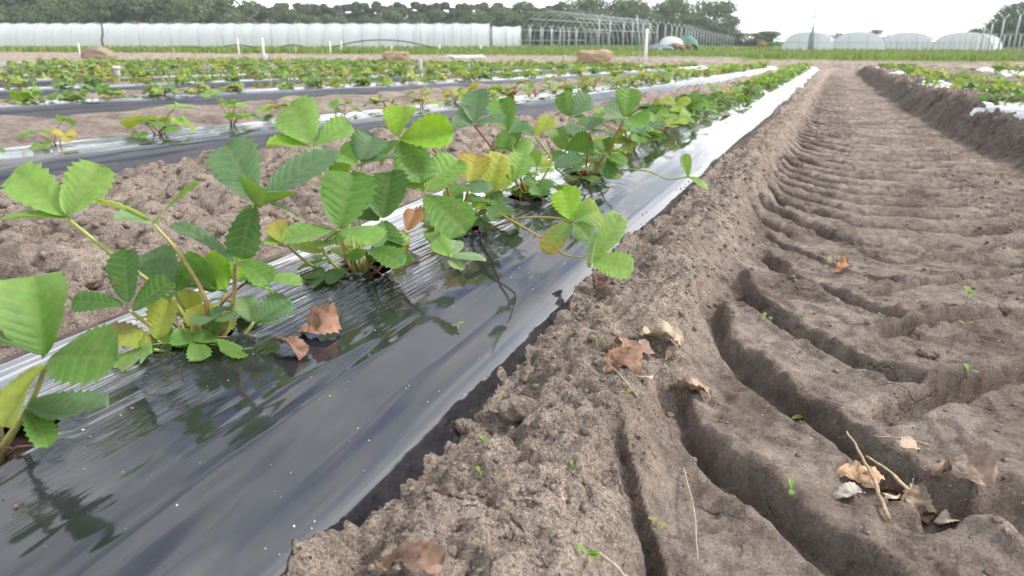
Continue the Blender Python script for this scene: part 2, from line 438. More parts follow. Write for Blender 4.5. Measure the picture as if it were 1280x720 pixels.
def groove(x, y, pts, width, depth, z, floor=None):
    pts = np.asarray(pts); best = np.full(x.shape, 9.0); along = np.zeros(x.shape)
    m = (x > pts[:, 0].min() - .12) & (x < pts[:, 0].max() + .12) & (y > pts[:, 1].min() - .12) & (y < pts[:, 1].max() + .12)
    if not m.any(): return z
    xs = x[m]; ys = y[m]; b = np.full(xs.shape, 9.0); al = np.zeros(xs.shape)
    L = np.concatenate([[0], np.cumsum(np.hypot(*np.diff(pts, axis=0).T))])
    for i in range(len(pts) - 1):
        a = pts[i]; d = pts[i + 1] - a; l2 = d @ d
        tt = np.clip(((xs - a[0]) * d[0] + (ys - a[1]) * d[1]) / l2, 0, 1)
        dd = np.hypot(xs - a[0] - tt * d[0], ys - a[1] - tt * d[1])
        k = dd < b; b = np.where(k, dd, b); al = np.where(k, (L[i] + tt * math.sqrt(l2)) / L[-1], al)
    width = width * 0.88; depth = depth * 0.74
    wob = 1 + 0.14 * fbm(xs * 14, ys * 14, 91, 3)
    prof = 1 - sstep(0.5, 1.0, b / (width * wob))
    prof *= sstep(-0.02, 0.10, al) * (1 - 0.55 * sstep(0.82, 1.0, al))
    lip = np.exp(-((b / width - 1.25) / 0.3) ** 2) * 0.16
    z[m] += -depth * prof + depth * lip
    return z

def gp(*px): return [on(a, b, -0.015)[:2] for a, b in px]
NEAR_GROOVES = [
    (gp((760, 600), (775, 640), (800, 690), (840, 760)), 0.013, 0.035),
    (gp((832, 500), (850, 545), (895, 590), (950, 628), (1000, 668), (1060, 716), (1150, 780)), 0.036, 0.058),
    (gp((882, 385), (893, 432), (943, 474), (990, 508), (1046, 545), (1100, 580), (1170, 622), (1290, 690)), 0.036, 0.056),
    (gp((912, 350), (935, 378), (975, 408), (1022, 438), (1080, 468), (1130, 486)), 0.030, 0.050),
    (gp((945, 320), (985, 346), (1032, 370), (1070, 392), (1112, 412)), 0.027, 0.040),
    (gp((948, 292), (990, 315), (1040, 338), (1085, 352), (1120, 362)), 0.026, 0.036),
    (gp((950, 255), (991, 277), (1044, 300), (1090, 312)), 0.028, 0.036),
    (gp((1090, 530), (1130, 520), (1190, 500), (1250, 485), (1330, 465)), 0.034, 0.046),
    (gp((1095, 430), (1130, 427), (1184, 419), (1260, 408), (1330, 392)), 0.030, 0.044),
    (gp((1085, 378), (1142, 366), (1200, 352), (1275, 345)), 0.028, 0.038),
    (gp((1150, 332), (1190, 326), (1250, 316), (1320, 306)), 0.026, 0.034),
    (gp((1130, 660), (1184, 648), (1240, 640), (1320, 628)), 0.036, 0.040),
    (gp((1090, 322), (1140, 318), (1195, 308)), 0.026, 0.034),
]
def lugs_far(x, y):                      # curved bars left by the tyre lugs, on along the path
    jt = 0.055 * fbm(x * 2.6, y * 1.9, 61, 3)
    q = 0.12 - x
    A = np.where(q > 0, 0.55 * q + 2.4 * q * q, -0.22 * q)
    ph = (y + jt - A) / 0.18
    p = np.abs(ph % 1 - 0.5) * 2
    g = np.exp(-(p / 0.27) ** 2) + 0.42 * (1 - p) ** 2
    win = sstep(-0.215, -0.15, x) * (1 - sstep(0.40, 0.52, x))
    amp = 1.0 + 0.6 * fbm(x * 4, y * 5, 63, 3)
    return -0.066 * g * win * amp * (1 + 0.05 * np.clip(y - 2, 0, 8))
def path_height(x, y):
    z = 0.012 * fbm(x * 2.0, y * 2.0, 3, 3)
    near = 1 - sstep(1.95, 2.35, y + 0.3 * x)
    far = lugs_far(x, y) * (1 - near)
    zn = np.zeros(x.shape)
    for pts, wd, dp in NEAR_GROOVES:
        zn = groove(x, y, pts, wd, dp, zn)
    z = z + far * sstep(19, 13, y) + zn
    # left berm of crumbly soil against the film
    bn = fbm(np.zeros_like(y) + 4.2, y * 2.7, 12, 3)
    edge = -0.175 + 0.03 * bn + 0.03 * sstep(1.6, .6, y)
    bm = sstep(edge + 0.055, edge - 0.07, x)
    bh = (0.072 + 0.018 * fbm(x * 3, y * 3.3, 21, 2)) * (0.55 + 0.45 * sstep(4.0, 1.8, y))
    z = z + bh * bm
    z = z - (0.014 + 0.007 * sstep(1.15, .75, y)) * sstep(-0.27, -0.325, x) * (0.6 + 0.8 * vnoise(y * 6, y * 0 + 3, 14))
    loose = bm * (0.35 + 0.65 * vnoise(x * 7, y * 7, 15))
    # pocket with dead leaves in the berm
    hx, hy = on(800, 462, 0.04)[:2]
    z -= 0.035 * np.exp(-(((x - hx) / 0.055) ** 2 + ((y - hy) / 0.09) ** 2))
    hx, hy = on(1120, 600, 0.0)[:2]
    z -= 0.030 * np.exp(-(((x - hx) / 0.06) ** 2 + ((y - hy) / 0.07) ** 2))
    # right bank, cut nearly upright
    xr = xr_path(y) + 0.05 * fbm(y * 1.7, y * 0 + 2, 33, 3) + 0.035 * fbm(y * 7, x * 7, 35, 3)
    rb = sstep(-0.02, 0.17, x - xr)
    z = z + rb * (0.140 + 0.040 * fbm(x * 2.5, y * 2.5, 41, 3)) * sstep(20, 17, y)
    loose = loose * (1 - rb)
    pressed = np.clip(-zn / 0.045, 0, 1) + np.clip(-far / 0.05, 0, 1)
    darker = 0.38 * sstep(.15, .8, pressed) * (0.6 + 0.6 * vnoise(x * 9, y * 9, 39)) * (1 - bm) + sstep(-0.06, 0.02, x - xr) * (1 - sstep(0.10, 0.22, x - xr)) * 0.6  # soil colour darkens with groove depth and along the bank face
    # margin between lugs and bank: scuffed
    scuff = sstep(0.36, 0.5, x)
    rough = np.clip(bm + scuff * 0.6 + rb * 2.2, 0, 2.2)
    c1 = clods(x, y, 0.055, 71); c2 = clods(x + 3, y, 0.022, 72); c3 = clods(x, y + 5, 0.010, 73)
    z = z + rough * (0.020 * c1 * (c1 > .25) + 0.012 * c2 + 0.007 * c3 - 0.006) + rough * 0.016 * fbm(x * 22, y * 22, 81, 5, 0.7)
    flake = np.maximum(0, fbm(x * 10, y * 10, 83, 4, 0.55)) * (1 - 0.75 * sstep(1.6, 2.3, y))
    z = z + (1 - np.clip(rough, 0, 1)) * (0.016 * flake * (0.4 + 1.2 * vnoise(x * 4, y * 4, 84)) + 0.0035 * fbm(x * 60, y * 60, 85, 3, 0.6))
    c4 = clods(x + 7, y + 2, 0.045, 75)
    z = z + (1 - np.clip(rough, 0, 1)) * 0.016 * (1 - 0.5 * sstep(1.6, 2.3, y)) * c4 * (vnoise(x * 5 + 9, y * 5, 76) > 0.66)
    crk = np.exp(-(fbm(x * 5, y * 5, 87, 3) / 0.028) ** 2) * (vnoise(x * 3.5, y * 3.5, 88) > 0.5)
    crk2 = np.exp(-(fbm(x * 13 + 4, y * 9, 89, 3) / 0.04) ** 2) * (vnoise(x * 5, y * 5 + 3, 90) > 0.6)
    z = z - (1 - np.clip(rough, 0, 1)) * (0.009 * crk + 0.005 * crk2)
    tr = fbm(x * 7 + 3, y * 9, 95, 4, 0.55) * 2.6; tr = np.floor(tr) + sstep(0.72, 1.0, tr - np.floor(tr))
    z = z + (1 - np.clip(rough, 0, 1)) * 0.0065 * tr * (1 - 0.7 * sstep(1.6, 2.3, y))
    return z + tilt(y), (loose, darker)
def strip(name, xs, ys, hf, mat_):
    X, Y = np.meshgrid(xs, ys); Z, (L, D) = hf(X, Y)
    return struct(obj(name, grid_mesh(name, X, Y, Z, mat_, attrs={'loose': L, 'darker': D})))
def steps(segs):
    out = []
    for a, b, s in segs: out.append(np.arange(a, b, s))
    return np.concatenate(out + [[segs[-1][1]]])
YS = steps([(0.2, 2.0, 0.0038), (2.0, 3.2, 0.006), (3.2, 5.5, 0.011), (5.5, 9, 0.02), (9, 21.0, 0.045)])
XS = steps([(-0.52, 0.62, 0.0045), (0.62, 1.3, 0.011), (1.3, 1.9, 0.03)])
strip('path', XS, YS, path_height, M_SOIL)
def trench_height(x, y):
    hw = (row_x(0, y) - row_x(1, y)) / 2 - 0.30
    u = (x - (row_x(0, y) + row_x(1, y)) / 2) / hw
    z = 0.055 + 0.05 * np.exp(-((u + 0.15) / 0.6) ** 2) + 0.03 * fbm(x * 2.4, y * 2.4, 101, 3)
    z = z - 0.03 * sstep(2.2, 4, y)
    c1 = clods(x, y, 0.11, 111); c2 = clods(x, y + 2, 0.045, 112); c3 = clods(x + 1, y, 0.02, 113)
    z = z + 0.065 * c1 * (c1 > .2) + 0.026 * c2 + 0.008 * c3 + 0.016 * fbm(x * 17, y * 17, 115, 4, 0.6) - 0.03
    edge = sstep(0.98, 0.8, np.abs(u))
    z = z * (0.55 + 0.45 * edge)
    return z + tilt(y), (0.25 + 0.6 * vnoise(x * 5, y * 5, 118), 0 * x)
strip('furrow', steps([(-2.14, -0.9, 0.0085)]), steps([(0.2, 2.6, 0.0085), (2.6, 5, 0.016), (5, 9, .03), (9, 18.5, .08)]), trench_height, M_SOIL)

def axis(a, b, s, lo, hi):
    core = np.arange(a, b + s / 2, s); r = [b]; st = s
    while r[-1] < hi: st *= 1.25; r.append(r[-1] + st)
    l = [a]; st = s
    while l[-1] > lo: st *= 1.25; l.append(l[-1] - st)
    return np.concatenate([l[:0:-1], core, r[1:]])
gx = axis(-26, 7, 0.11, -1500, 1500); gy = axis(-1, 31, 0.12, -1200, 1500)
GX, GY = np.meshgrid(gx, gy)
def field_height(x, y):
    infield = sstep(20, 18, y) * sstep(-30, -26, x) * sstep(9, 7.5, x)
    n = 0.03 * fbm(x * 3.0, y * 3.0, 121, 4, 0.6) + 0.045 * clods(x, y, 0.22, 122) + 0.05 * sstep(-2.6, -3.2, x)
    z = far_drop(x, y) + infield * (0.02 + n) + (1 - infield) * 0.02 * fbm(x * .7, y * .7, 125, 3)
    band = sstep(19, 21, y) * sstep(30, 27, y)
    z = z + band * (0.10 + 1.6 * n)
    hide = sstep(row_x(1, y) - .05, row_x(1, y) + .15, x) * sstep(1.85, 1.7, x) * sstep(20.9, 20.1, y)
    hide2 = sstep(-0.95, -0.75, x) * 0
    return z * (1 - hide) + (tilt(y) - 0.12) * hide
GZ = field_height(GX, GY)
def ground_material():
    m = soil_material('field_ground', fine=False)
    t = m.node_tree; b = [n for n in t.nodes if n.type == 'BSDF_PRINCIPLED'][0]
    src = b.inputs['Base Color'].links[0].from_socket
    geo = N(t, 'ShaderNodeNewGeometry'); sp = N(t, 'ShaderNodeSeparateXYZ'); t.links.new(geo.outputs['Position'], sp.inputs[0])
    ad = N(t, 'ShaderNodeMath', operation='MULTIPLY_ADD'); ad.inputs[1].default_value = 6; 
    n = noise(t, geo.outputs['Position'], 0.35, 5, 0.6); t.links.new(n.outputs['Fac'], ad.inputs[0]); t.links.new(sp.outputs['Y'], ad.inputs[2])
    mr = N(t, 'ShaderNodeMapRange'); mr.inputs['From Min'].default_value = 26.5; mr.inputs['From Max'].default_value = 29.5
    t.links.new(ad.outputs[0], mr.inputs['Value'])
    g = ramp(t, noise(t, geo.outputs['Position'], 0.8, 5, 0.65).outputs['Fac'], [(0.35, (0.10, 0.15, 0.03)), (0.6, (0.15, 0.22, 0.05)), (0.75, (0.22, 0.19, 0.10))])
    t.links.new(mixc(t, mr.outputs[0], src, g.outputs[0]), b.inputs['Base Color'])
    return m
struct(obj('ground', grid_mesh('ground', GX, GY, GZ, ground_material())))
def gz(x, y):
    return float(field_height(np.array([float(x)]), np.array([float(y)]))[0])
def onfar(px, dist, up=0.0):            # ground point seen at image column px, dist metres along the view axis
    lat = (px - 640) / FPX * dist
    h = np.array([-math.sin(YAW), math.cos(YAW), 0]) * dist * (1 / math.cos(PITCH)) * 1.0
    # horizontal distance so that a point near the horizon has view depth dist
    q = h + _r * lat
    return Vector((q[0], q[1], gz(q[0], q[1]) + up))

# ------------------------------------------------------------------ mulch films
PROF_U = np.array([0, .06, .12, .17, .205, .235, .258, .275, .290, .308, .320])
PROF_Z = np.array([.155, .154, .151, .145, .136, .122, .104, .080, .045, .000, -.05])
def film_z(du):
    return np.interp(np.abs(du), PROF_U, PROF_Z)
CROWNS1 = [(-0.61, 0.33), (-0.64, 0.58), (-0.61, 0.87), (-0.59, 1.17), (-0.59, 1.48), (-0.565, 1.82)]
def film(name, cx, y0, y1, us, ys, holes=(), seed=0, taper=None, slant=0.0):
    U, Y = np.meshgrid(us, ys)
    Z = film_z(U)
    amp = sstep(.36, .2, np.abs(U))
    Z = Z + 0.0028 * np.exp(-((U - 0.205 - 0.025 * fbm(Y * 1.4, Y * 0 + seed, 205, 2)) / 0.007) ** 2) * sstep(.2, .6, vnoise(Y * 2.2, Y * 0 + 7, 206)) + 0.002 * np.exp(-((U - 0.235 - 0.02 * fbm(Y * 1.9, Y * 0 + 3, 207, 2)) / 0.006) ** 2)
    Z = Z + 0.0035 * fbm(U * 6 + seed, Y * 1.3, 200 + seed, 3) * amp
    # shallow pulls and creases in the film
    Z = Z + 0.0035 * np.maximum(0, fbm(U * 30 + 3 * Y, Y * 2.0 - U * 6, 210 + seed, 3)) * amp
    Z = Z + tilt(Y)
    X = (cx(Y) if callable(cx) else cx) + U + 0.012 * fbm(Y * 1.1, Y * 0 + seed, 220 + seed, 2)
    streak = sstep(0.145, 0.085, np.abs(U - 0.01)) * (0.1 + 0.9 * sstep(.3, .7, vnoise(U * 11 + seed, Y * 2.2, 230))) + 0.01
    keep = None
    if holes:
        keep = np.ones((len(ys) - 1, len(us) - 1), bool)
        for hx, hy in holes:
            a = 0.050; b = 0.038
            d = np.sqrt(((X - hx) / b) ** 2 + ((Y - hy) / a) ** 2) * (1 + 0.2 * fbm(X * 40, Y * 40, 240, 2))
            Z = Z + 0.007 * np.exp(-((d - 1.15) / 0.28) ** 2) * (0.4 + 0.9 * vnoise(X * 45, Y * 45, 241))
            streak = np.maximum(streak, 0.9 * np.exp(-(d / 1.9) ** 2))
            dc = 0.25 * (d[:-1, :-1] + d[1:, :-1] + d[:-1, 1:] + d[1:, 1:])
            keep &= dc > 1.0
    me = grid_mesh(name, X, Y, Z, M_FILM, keep, {'streak': streak})
    return obj(name, me)
us_hi = np.concatenate([-np.arange(0.320, 0.20, -0.008), np.arange(-0.20, 0.20, 0.005), np.arange(0.20, 0.3201, 0.006)])
ys_hi = steps([(0.1, 2.1, 0.0055), (2.1, 4.5, 0.02), (4.5, FIELD_END, 0.06)])
F1 = film('mulch_film', BED1, 0.1, FIELD_END, us_hi, ys_hi, CROWNS1, 1)
tag(F1, 'glossy black plastic film over the nearest bed, beside the tyre-tracked path', 'plastic film', 'plastic mulch films over the beds')
us_lo = np.array(sorted(set(np.round(np.concatenate([-PROF_U, PROF_U, np.linspace(-.2, .2, 21)]), 4))))
ordn = {1: 'second', 2: 'third', 3: 'fourth', 4: 'fifth', 5: 'sixth', 6: 'seventh', 7: 'eighth', 8: 'ninth', 9: 'tenth', 10: 'eleventh', 11: 'twelfth'}
for k, bx in enumerate(BEDS[1:], 1):
    y0 = max(0.3, -bx * 0.36 - 0.8)
    ys = np.arange(y0, FIELD_END + 0.01, 0.04 if k < 3 else 0.12)
    F = film('mulch_film', (lambda yy, k=k: row_x(k, yy)), y0, FIELD_END, us_lo, ys, (), 2 + k)
    tag(F, 'glossy plastic film over the %s bed left of the tyre-tracked path' % ordn[k], 'plastic film', 'plastic mulch films over the beds')
# soil inside the nearest bed, seen in the planting holes
Xb, Yb = np.meshgrid(np.linspace(BED1 - .25, BED1 + .25, 80), np.arange(0.12, 2.2, 0.006))
Zb = film_z(Xb - BED1) - 0.016 + 0.006 * fbm(Xb * 40, Yb * 40, 301, 4, .6)
struct(obj('bed_soil', grid_mesh('bed_soil', Xb, Yb, Zb, soil_material('soil_dark', False, (0.10, 0.075, 0.055), (0.05, 0.037, 0.028)))))
# bed to the right of the path, its film half buried
ysr = np.arange(2.6, 17.6, 0.05)
Ur, Yr = np.meshgrid(us_lo, ysr)
Xr = xr_path(Yr) + 0.40 + Ur; Zr = tilt(Yr) + film_z(Ur) + 0.040 + 0.012 * fbm(Ur * 7, Yr * 2.2, 305, 3)
FR = obj('mulch_film', grid_mesh('mulch_film', Xr, Yr, Zr, M_FILM, None, {'streak': 0.2 + 0 * Xr}))
tag(FR, 'half buried plastic film over the bed on the cut bank right of the path', 'plastic film', 'plastic mulch films over the beds')
FR2 = film('mulch_film', 2.75, 4, FIELD_END, us_lo, np.arange(5, FIELD_END, .12), (), 40)
FR2.location.z = 0.03
tag(FR2, 'plastic film over the outermost bed at right edge', 'plastic film', 'plastic mulch films over the beds')

# ------------------------------------------------------------------ strawberry leaves
TINT = {k: tuple(v * 1.12 for v in c) for k, c in {'g': (.10, .215, .035), 'd': (.060, .145, .028), 'b': (.105, .195, .095), 'l': (.185, .325, .075), 'y': (.29, .36, .06),
        'Y': (.40, .41, .08), 'o': (.40, .24, .06), 'x': (.21, .385, .03), 'w': (.22, .33, .16), 'r': (.30, .13, .06)}.items()}
def jit(c, a=0.12):
    k = 1 + random.uniform(-a, a)
    return tuple(max(0.005, v * k * (1 + random.uniform(-a, a) * .5)) for v in c)
def leaflet_geo(L, W, bend=0.3, fold=0.25, cup=0.0, teeth=8, per=4, K=5, wav=0.05, pucker=0.015, twist=0.0, phi=0.0, tip=None, tint=(.1, .2, .03), edge=None):
    R = teeth * per + 1
    V = []; vein = []; cols = []
    for i in range(R):
        te = i / (R - 1); ph = (i % per) / per
        tm = te - 0.85 * te * (1 - te)
        w0 = (te ** 0.56) * max(0.0, 1 - te ** 3.6) ** 0.5 / 0.70 * W / 2
        ye = te
        amp = 0.0
        if te > 0.16 and te < 0.999:
            amp = (0.054 - 0.096 * (ph / .8 if ph < .8 else (1 - ph) / .2)) * sstep(.12, .45, te)
        for s in np.linspace(-1, 1, 2 * K + 1):
            a = abs(s)
            x = w0 * a + amp * W * (a ** 5)
            y = (tm + (ye - tm) * a ** 1.15) * L + max(amp, 0) * L * 0.55 * a ** 5 * (1 if te < .9 else .4)
            z = fold * x + cup * x * x / max(W, 1e-6)
            z += pucker * L * (0.5 - 0.5 * math.cos(2 * math.pi * ph)) * math.sin(math.pi * min(a * .9 + .05, 1)) ** 0.7 * (0.4 + te * .6)
            z += wav * W * a * a * math.sin(4.0 * te + phi + (1.7 if s > 0 else 0))
            x *= (1 if s > 0 else -1) if s != 0 else 0
            t = y / L
            if abs(bend) > 1e-3:
                ang = bend * t
                yy = L * math.sin(ang) / bend - z * math.sin(-ang) * 0 + z * math.sin(ang)
                zz = -L * (1 - math.cos(ang)) / bend + z * math.cos(ang)
            else:
                yy, zz = y, z
            if twist:
                c, s_ = math.cos(twist * t), math.sin(twist * t)
                x, zz = x * c - zz * s_, x * s_ + zz * c
            V.append((x, yy, zz))
            vein.append(max(1.0 if ph == 0 else 0.0, 1.0 if a < 0.01 else 0) * (1 - .3 * a))
            if edge is not None:
                m = max(0, a ** 3 * .6 + max(0, te - .55) * 1.3); m = min(1, m)
                cols.append(tuple(tint[q] * (1 - m) + edge[q] * m for q in range(3)))
            else:
                g = 0.9 + 0.2 * a
                cols.append(tuple(v * g for v in tint))
    n = 2 * K + 1
    F = [(i * n + j, i * n + j + 1, (i + 1) * n + j + 1, (i + 1) * n + j) for i in range(R - 1) for j in range(n - 1)]
    return np.array(V), F, vein, cols
def frame(B, T, nh):
    y = Vector(T) - Vector(B); L = y.length; y.normalize()
    n = Vector(nh); n = n - y * n.dot(y)
    if n.length < 1e-4: n = y.orthogonal()
    n.normalize(); x = y.cross(n)
    m = Matrix((x, y, n)).transposed()
    return m, L
FACE = (0.0, 0.45, 0.9); UPN = (0.0, 1.0, 0.25); LFT = (-0.5, 0.5, 0.8); RGT = (0.5, 0.5, 0.8)
def hero_leaflet(parent, base, B, T, wreal, nh, tint, bend, fold, edge=None, mtl=None, name='leaflet', **kw):
    m, L = frame(B, T, nh)
    L *= 1.0 + 0.04 * bend * bend; wreal *= 1.08
    V, F, ve, co = leaflet_geo(L, wreal, bend, fold, phi=random.uniform(0, 6), teeth=random.choice((8, 9, 9, 10)), per=5, K=6,
                               wav=kw.get('wav', 0.07), twist=random.uniform(-.35, .35), pucker=random.uniform(.007, .016), tint=tint, edge=edge, cup=random.uniform(-.3, .3))
    mm = np.array(m); 
    # the bend drops the tip; tilt back so that base and tip stay where they were seen
    tipv = V[-1]; ang = math.atan2(tipv[2], tipv[1]); c, s = math.cos(-ang), math.sin(-ang)
    V2 = V.copy(); V2[:, 1] = V[:, 1] * c - V[:, 2] * s; V2[:, 2] = V[:, 1] * s + V[:, 2] * c
    V2[:, :2] *= L / max(1e-6, V2[-1, 1]) / 1.0
    Vw = V2 @ mm.T + np.array(B) - np.array(base)
    me = new_mesh(name, Vw, F, mtl or M_LEAF, True, {'tint': co, 'vein': ve})
    return obj(name, me, parent)
def stalk(parent, base, pts, r0, r1, c0, c1, name='leaf_stalk'):
    P = spline([np.asarray(p) - np.asarray(base) for p in pts], 6)
    b = MB(); n = len(P)
    b.tube(P, [r0 + (r1 - r0) * i / (n - 1) for i in range(n)], 7)
    co = []
    for i in range(n):
        q = i / (n - 1); co += [tuple(c0[k] * (1 - q) + c1[k] * q for k in range(3))] * 7
    me = new_mesh(name, b.v, b.f, M_STALK, True, {'tint': co})
    return obj(name, me, parent)
ST_G = (.33, .36, .09); ST_R = (.36, .13, .07); ST_B = (.27, .19, .08)

HEROES = []
def hero_plant(crown, depth, label, leaves, extra=()):
    """leaves: (junction px, depth, [stalk px...], stalk tints, [(base px, tip px, tip depth offset, width px, normal, tint, bend, fold)])"""
    base = np.array([crown[0], crown[1], film_z(crown[0] - BED1) - 0.012])
    p = empty('strawberry_plant', base)
    tag(p, label, 'strawberry plant', 'strawberry plants in the nearest row')
    # crown: short scaly stub
    b = MB()
    for k in range(7):
        a = k * 0.9; rr = random.uniform(.004, .010)
        b.tube([(rr * math.cos(a), rr * math.sin(a), -.01), (rr * 1.5 * math.cos(a), rr * 1.5 * math.sin(a), .012), (rr * 2.0 * math.cos(a), rr * 2.0 * math.sin(a), .028 + random.uniform(0, .012))], [.0045, .0035, .0012], 5, jit(ST_B, .3))
    obj('crown', b.mesh('crown', M_STALK), p)
    for k in range(7):                   # old dry stalks round the crown
        a = random.uniform(0, 6.28); l = random.uniform(.02, .05); q = MB()
        q.tube([(0.006 * math.cos(a), 0.006 * math.sin(a), .004), (l * .5 * math.cos(a), l * .5 * math.sin(a), .016 + random.uniform(0, .014)), (l * math.cos(a + .3), l * math.sin(a + .3), .010 + random.uniform(0, .012))], [.0017, .0014, .0008], 5, jit((.26, .17, .10), .3))
        obj('dry_stalk', q.mesh('dry_stalk', M_STALK), p)
    for J, d, via, (c0, c1), lfs in leaves:
        Jw = at(*J, d)
        start = base + np.array([random.uniform(-.008, .008), random.uniform(-.008, .008), 0.004])
        mids = []
        for k, q in enumerate(via):
            f = (k + 1) / (len(via) + 1)
            mids.append(at(*q, depth + (d - depth) * f))
        st = stalk(p, base, [start] + mids + [Jw], .0030, .0019, c0, c1)
        for B, T, dd, wpx, nh, ti, bend, fold in lfs:
            edge = None
            if isinstance(ti, tuple): ti, edge = ti; edge = TINT[edge]
            hero_leaflet(st, base, at(*B, d), at(*T, d + dd), wpx * (d + dd * .5) / FPX, camvec(*nh), jit(TINT[ti], .08), bend, fold, edge)
    HEROES.append(p)
    return p, base
GG = (ST_G, ST_G); RG = (ST_R, ST_G); BG = (ST_B, ST_G); RR = (ST_R, ST_R)

hero_plant(CROWNS1[0], .62, 'strawberry plant at the left picture edge, its big leaves cut by the frame', [
    ((58, 455), .600, [(5, 560), (40, 500)], BG, [
        ((60, 450), (146, 452), -.02, 78, (0, .6, .8), 'g', .5, .18),
        ((57, 444), (46, 348), .02, 80, (.15, .3, 1), ('g', 'l'), .5, .4),
        ((56, 446), (-22, 424), -.03, 62, (0, 1, .35), 'b', .5, .35),
        ((58, 458), (8, 534), -.02, 48, (-.5, -.1, .8), 'y', .6, .6)]),
    ((34, 512), .600, [(0, 560)], BG, [
        ((36, 506), (124, 516), -.01, 52, (0, .8, .6), 'b', -.7, .5),
        ((34, 512), (60, 560), -.02, 30, (.5, .5, .6), 'g', .5, .2)]),
])
hero_plant(CROWNS1[1], .85, 'strawberry plant with two pale leaves on long stalks reaching left', [
    ((88, 276), .80, [(215, 375), (140, 318)], GG, [
        ((84, 270), (16, 214), .02, 50, (-.1, .6, .85), 'l', .25, .25),
        ((84, 268), (128, 205), .02, 52, (.1, .5, .9), 'l', .3, .25),
        ((88, 275), (-2, 279), -.02, 34, (0, 1, .35), 'l', .35, .3)]),
    ((192, 280), .82, [(258, 380), (226, 320)], (ST_R, ST_G), [
        ((190, 278), (249, 229), .03, 40, (-.4, .9, .35), 'l', .2, .2),
        ((190, 278), (141, 275), -.02, 34, (0, 1, .3), 'w', .25, .2),
        ((186, 275), (96, 251), .02, 30, (.3, 1, .15), 'y', .4, .3)]),
    ((318, 254), .84, [(288, 400), (296, 330)], BG, [
        ((316, 246), (284, 177), .02, 60, (-.25, .45, .9), 'b', .35, .25),
        ((332, 248), (421, 187), .03, 50, (.15, .7, .7), 'b', .25, .25),
        ((326, 258), (332, 238), -.055, 62, (0, .8, -.5), 'g', 1.0, .3),
        ((318, 256), (299, 323), -.01, 46, (-.1, .2, 1), 'd', .35, .3),
        ((338, 256), (372, 270), .03, 26, (.2, 1, .3), 'b', .3, .2)]),
    ((293, 330), .825, [(280, 420), (292, 370)], (ST_G, ST_B), [
        ((291, 328), (212, 281), .02, 30, (-.25, 1, .12), 'b', .4, .25),
        ((296, 327), (330, 358), -.01, 32, (.3, .8, .5), 'g', .8, .3)]),
    ((162, 388), .79, [(218, 425), (185, 405)], RG, [
        ((160, 377), (156, 313), .02, 44, (0, .35, 1), 'd', .25, .25),
        ((154, 383), (88, 378), .0, 32, (0, .8, .6), 'd', .35, .25),
        ((166, 387), (217, 352), .02, 42, (.1, .7, .8), 'd', .35, .25)]),
    ((219, 366), .86, [(238, 410)], BG, [
        ((219, 362), (192, 313), .02, 48, (-.3, .5, .8), 'b', .3, .3),
        ((220, 364), (247, 318), .02, 28, (.6, .4, .6), 'g', .3, .5),
        ((218, 366), (206, 372), -.04, 24, (0, 1, .3), 'g', .5, .2)]),
    ((283, 366), .86, [(262, 410)], BG, [
        ((280, 362), (256, 320), .02, 46, (0, .6, .8), 'x', .3, .3),
        ((296, 352), (312, 325), .02, 34, (.2, .6, .8), 'x', .3, .3),
        ((300, 352), (378, 356), .01, 26, (0, 1, .3), 'l', .25, .25),
        ((284, 366), (230, 360), -.01, 26, (0, 1, .25), 'b', .3, .2),
        ((270, 364), (238, 327), .0, 30, (-.4, .6, .6), 'g', .4, .4)]),
    ((197, 426), .81, [(225, 440)], BG, [
        ((197, 424), (211, 374), .01, 42, (0, .3, 1), ('y', 'Y'), .35, .3)]),
    ((192, 437), .795, [(225, 442)], BG, [
        ((190, 436), (126, 413), .01, 44, (0, .8, .6), ('y', 'r'), .4, .2)]),
    ((262, 418), .85, [], GG, [
        ((262, 420), (252, 380), .0, 40, (0, .35, 1), 'Y', .3, .25),
        ((262, 420), (288, 392), .01, 30, (.3, .5, .8), 'Y', .3, .25),
        ((262, 420), (226, 406), -.01, 24, (-.2, .8, .6), 'y', .3, .25)]),
    ((233, 398), .87, [], GG, [((233, 400), (238, 362), .0, 34, (0, .3, 1), 'Y', .3, .25)]),
    ((318, 403), .85, [(295, 425)], RG, [
        ((321, 402), (364, 376), .02, 36, (.1, .7, .7), 'b', .3, .25),
        ((316, 402), (308, 371), .01, 28, (-.2, .2, 1), 'w', .3, .3),
        ((319, 404), (350, 402), -.01, 18, (0, 1, .3), 'g', .3, .2)]),
    ((275, 425), .83, [], GG, [
        ((268, 424), (272, 390), .0, 20, (-.2, .3, 1), 'd', .3, .4)]),
])
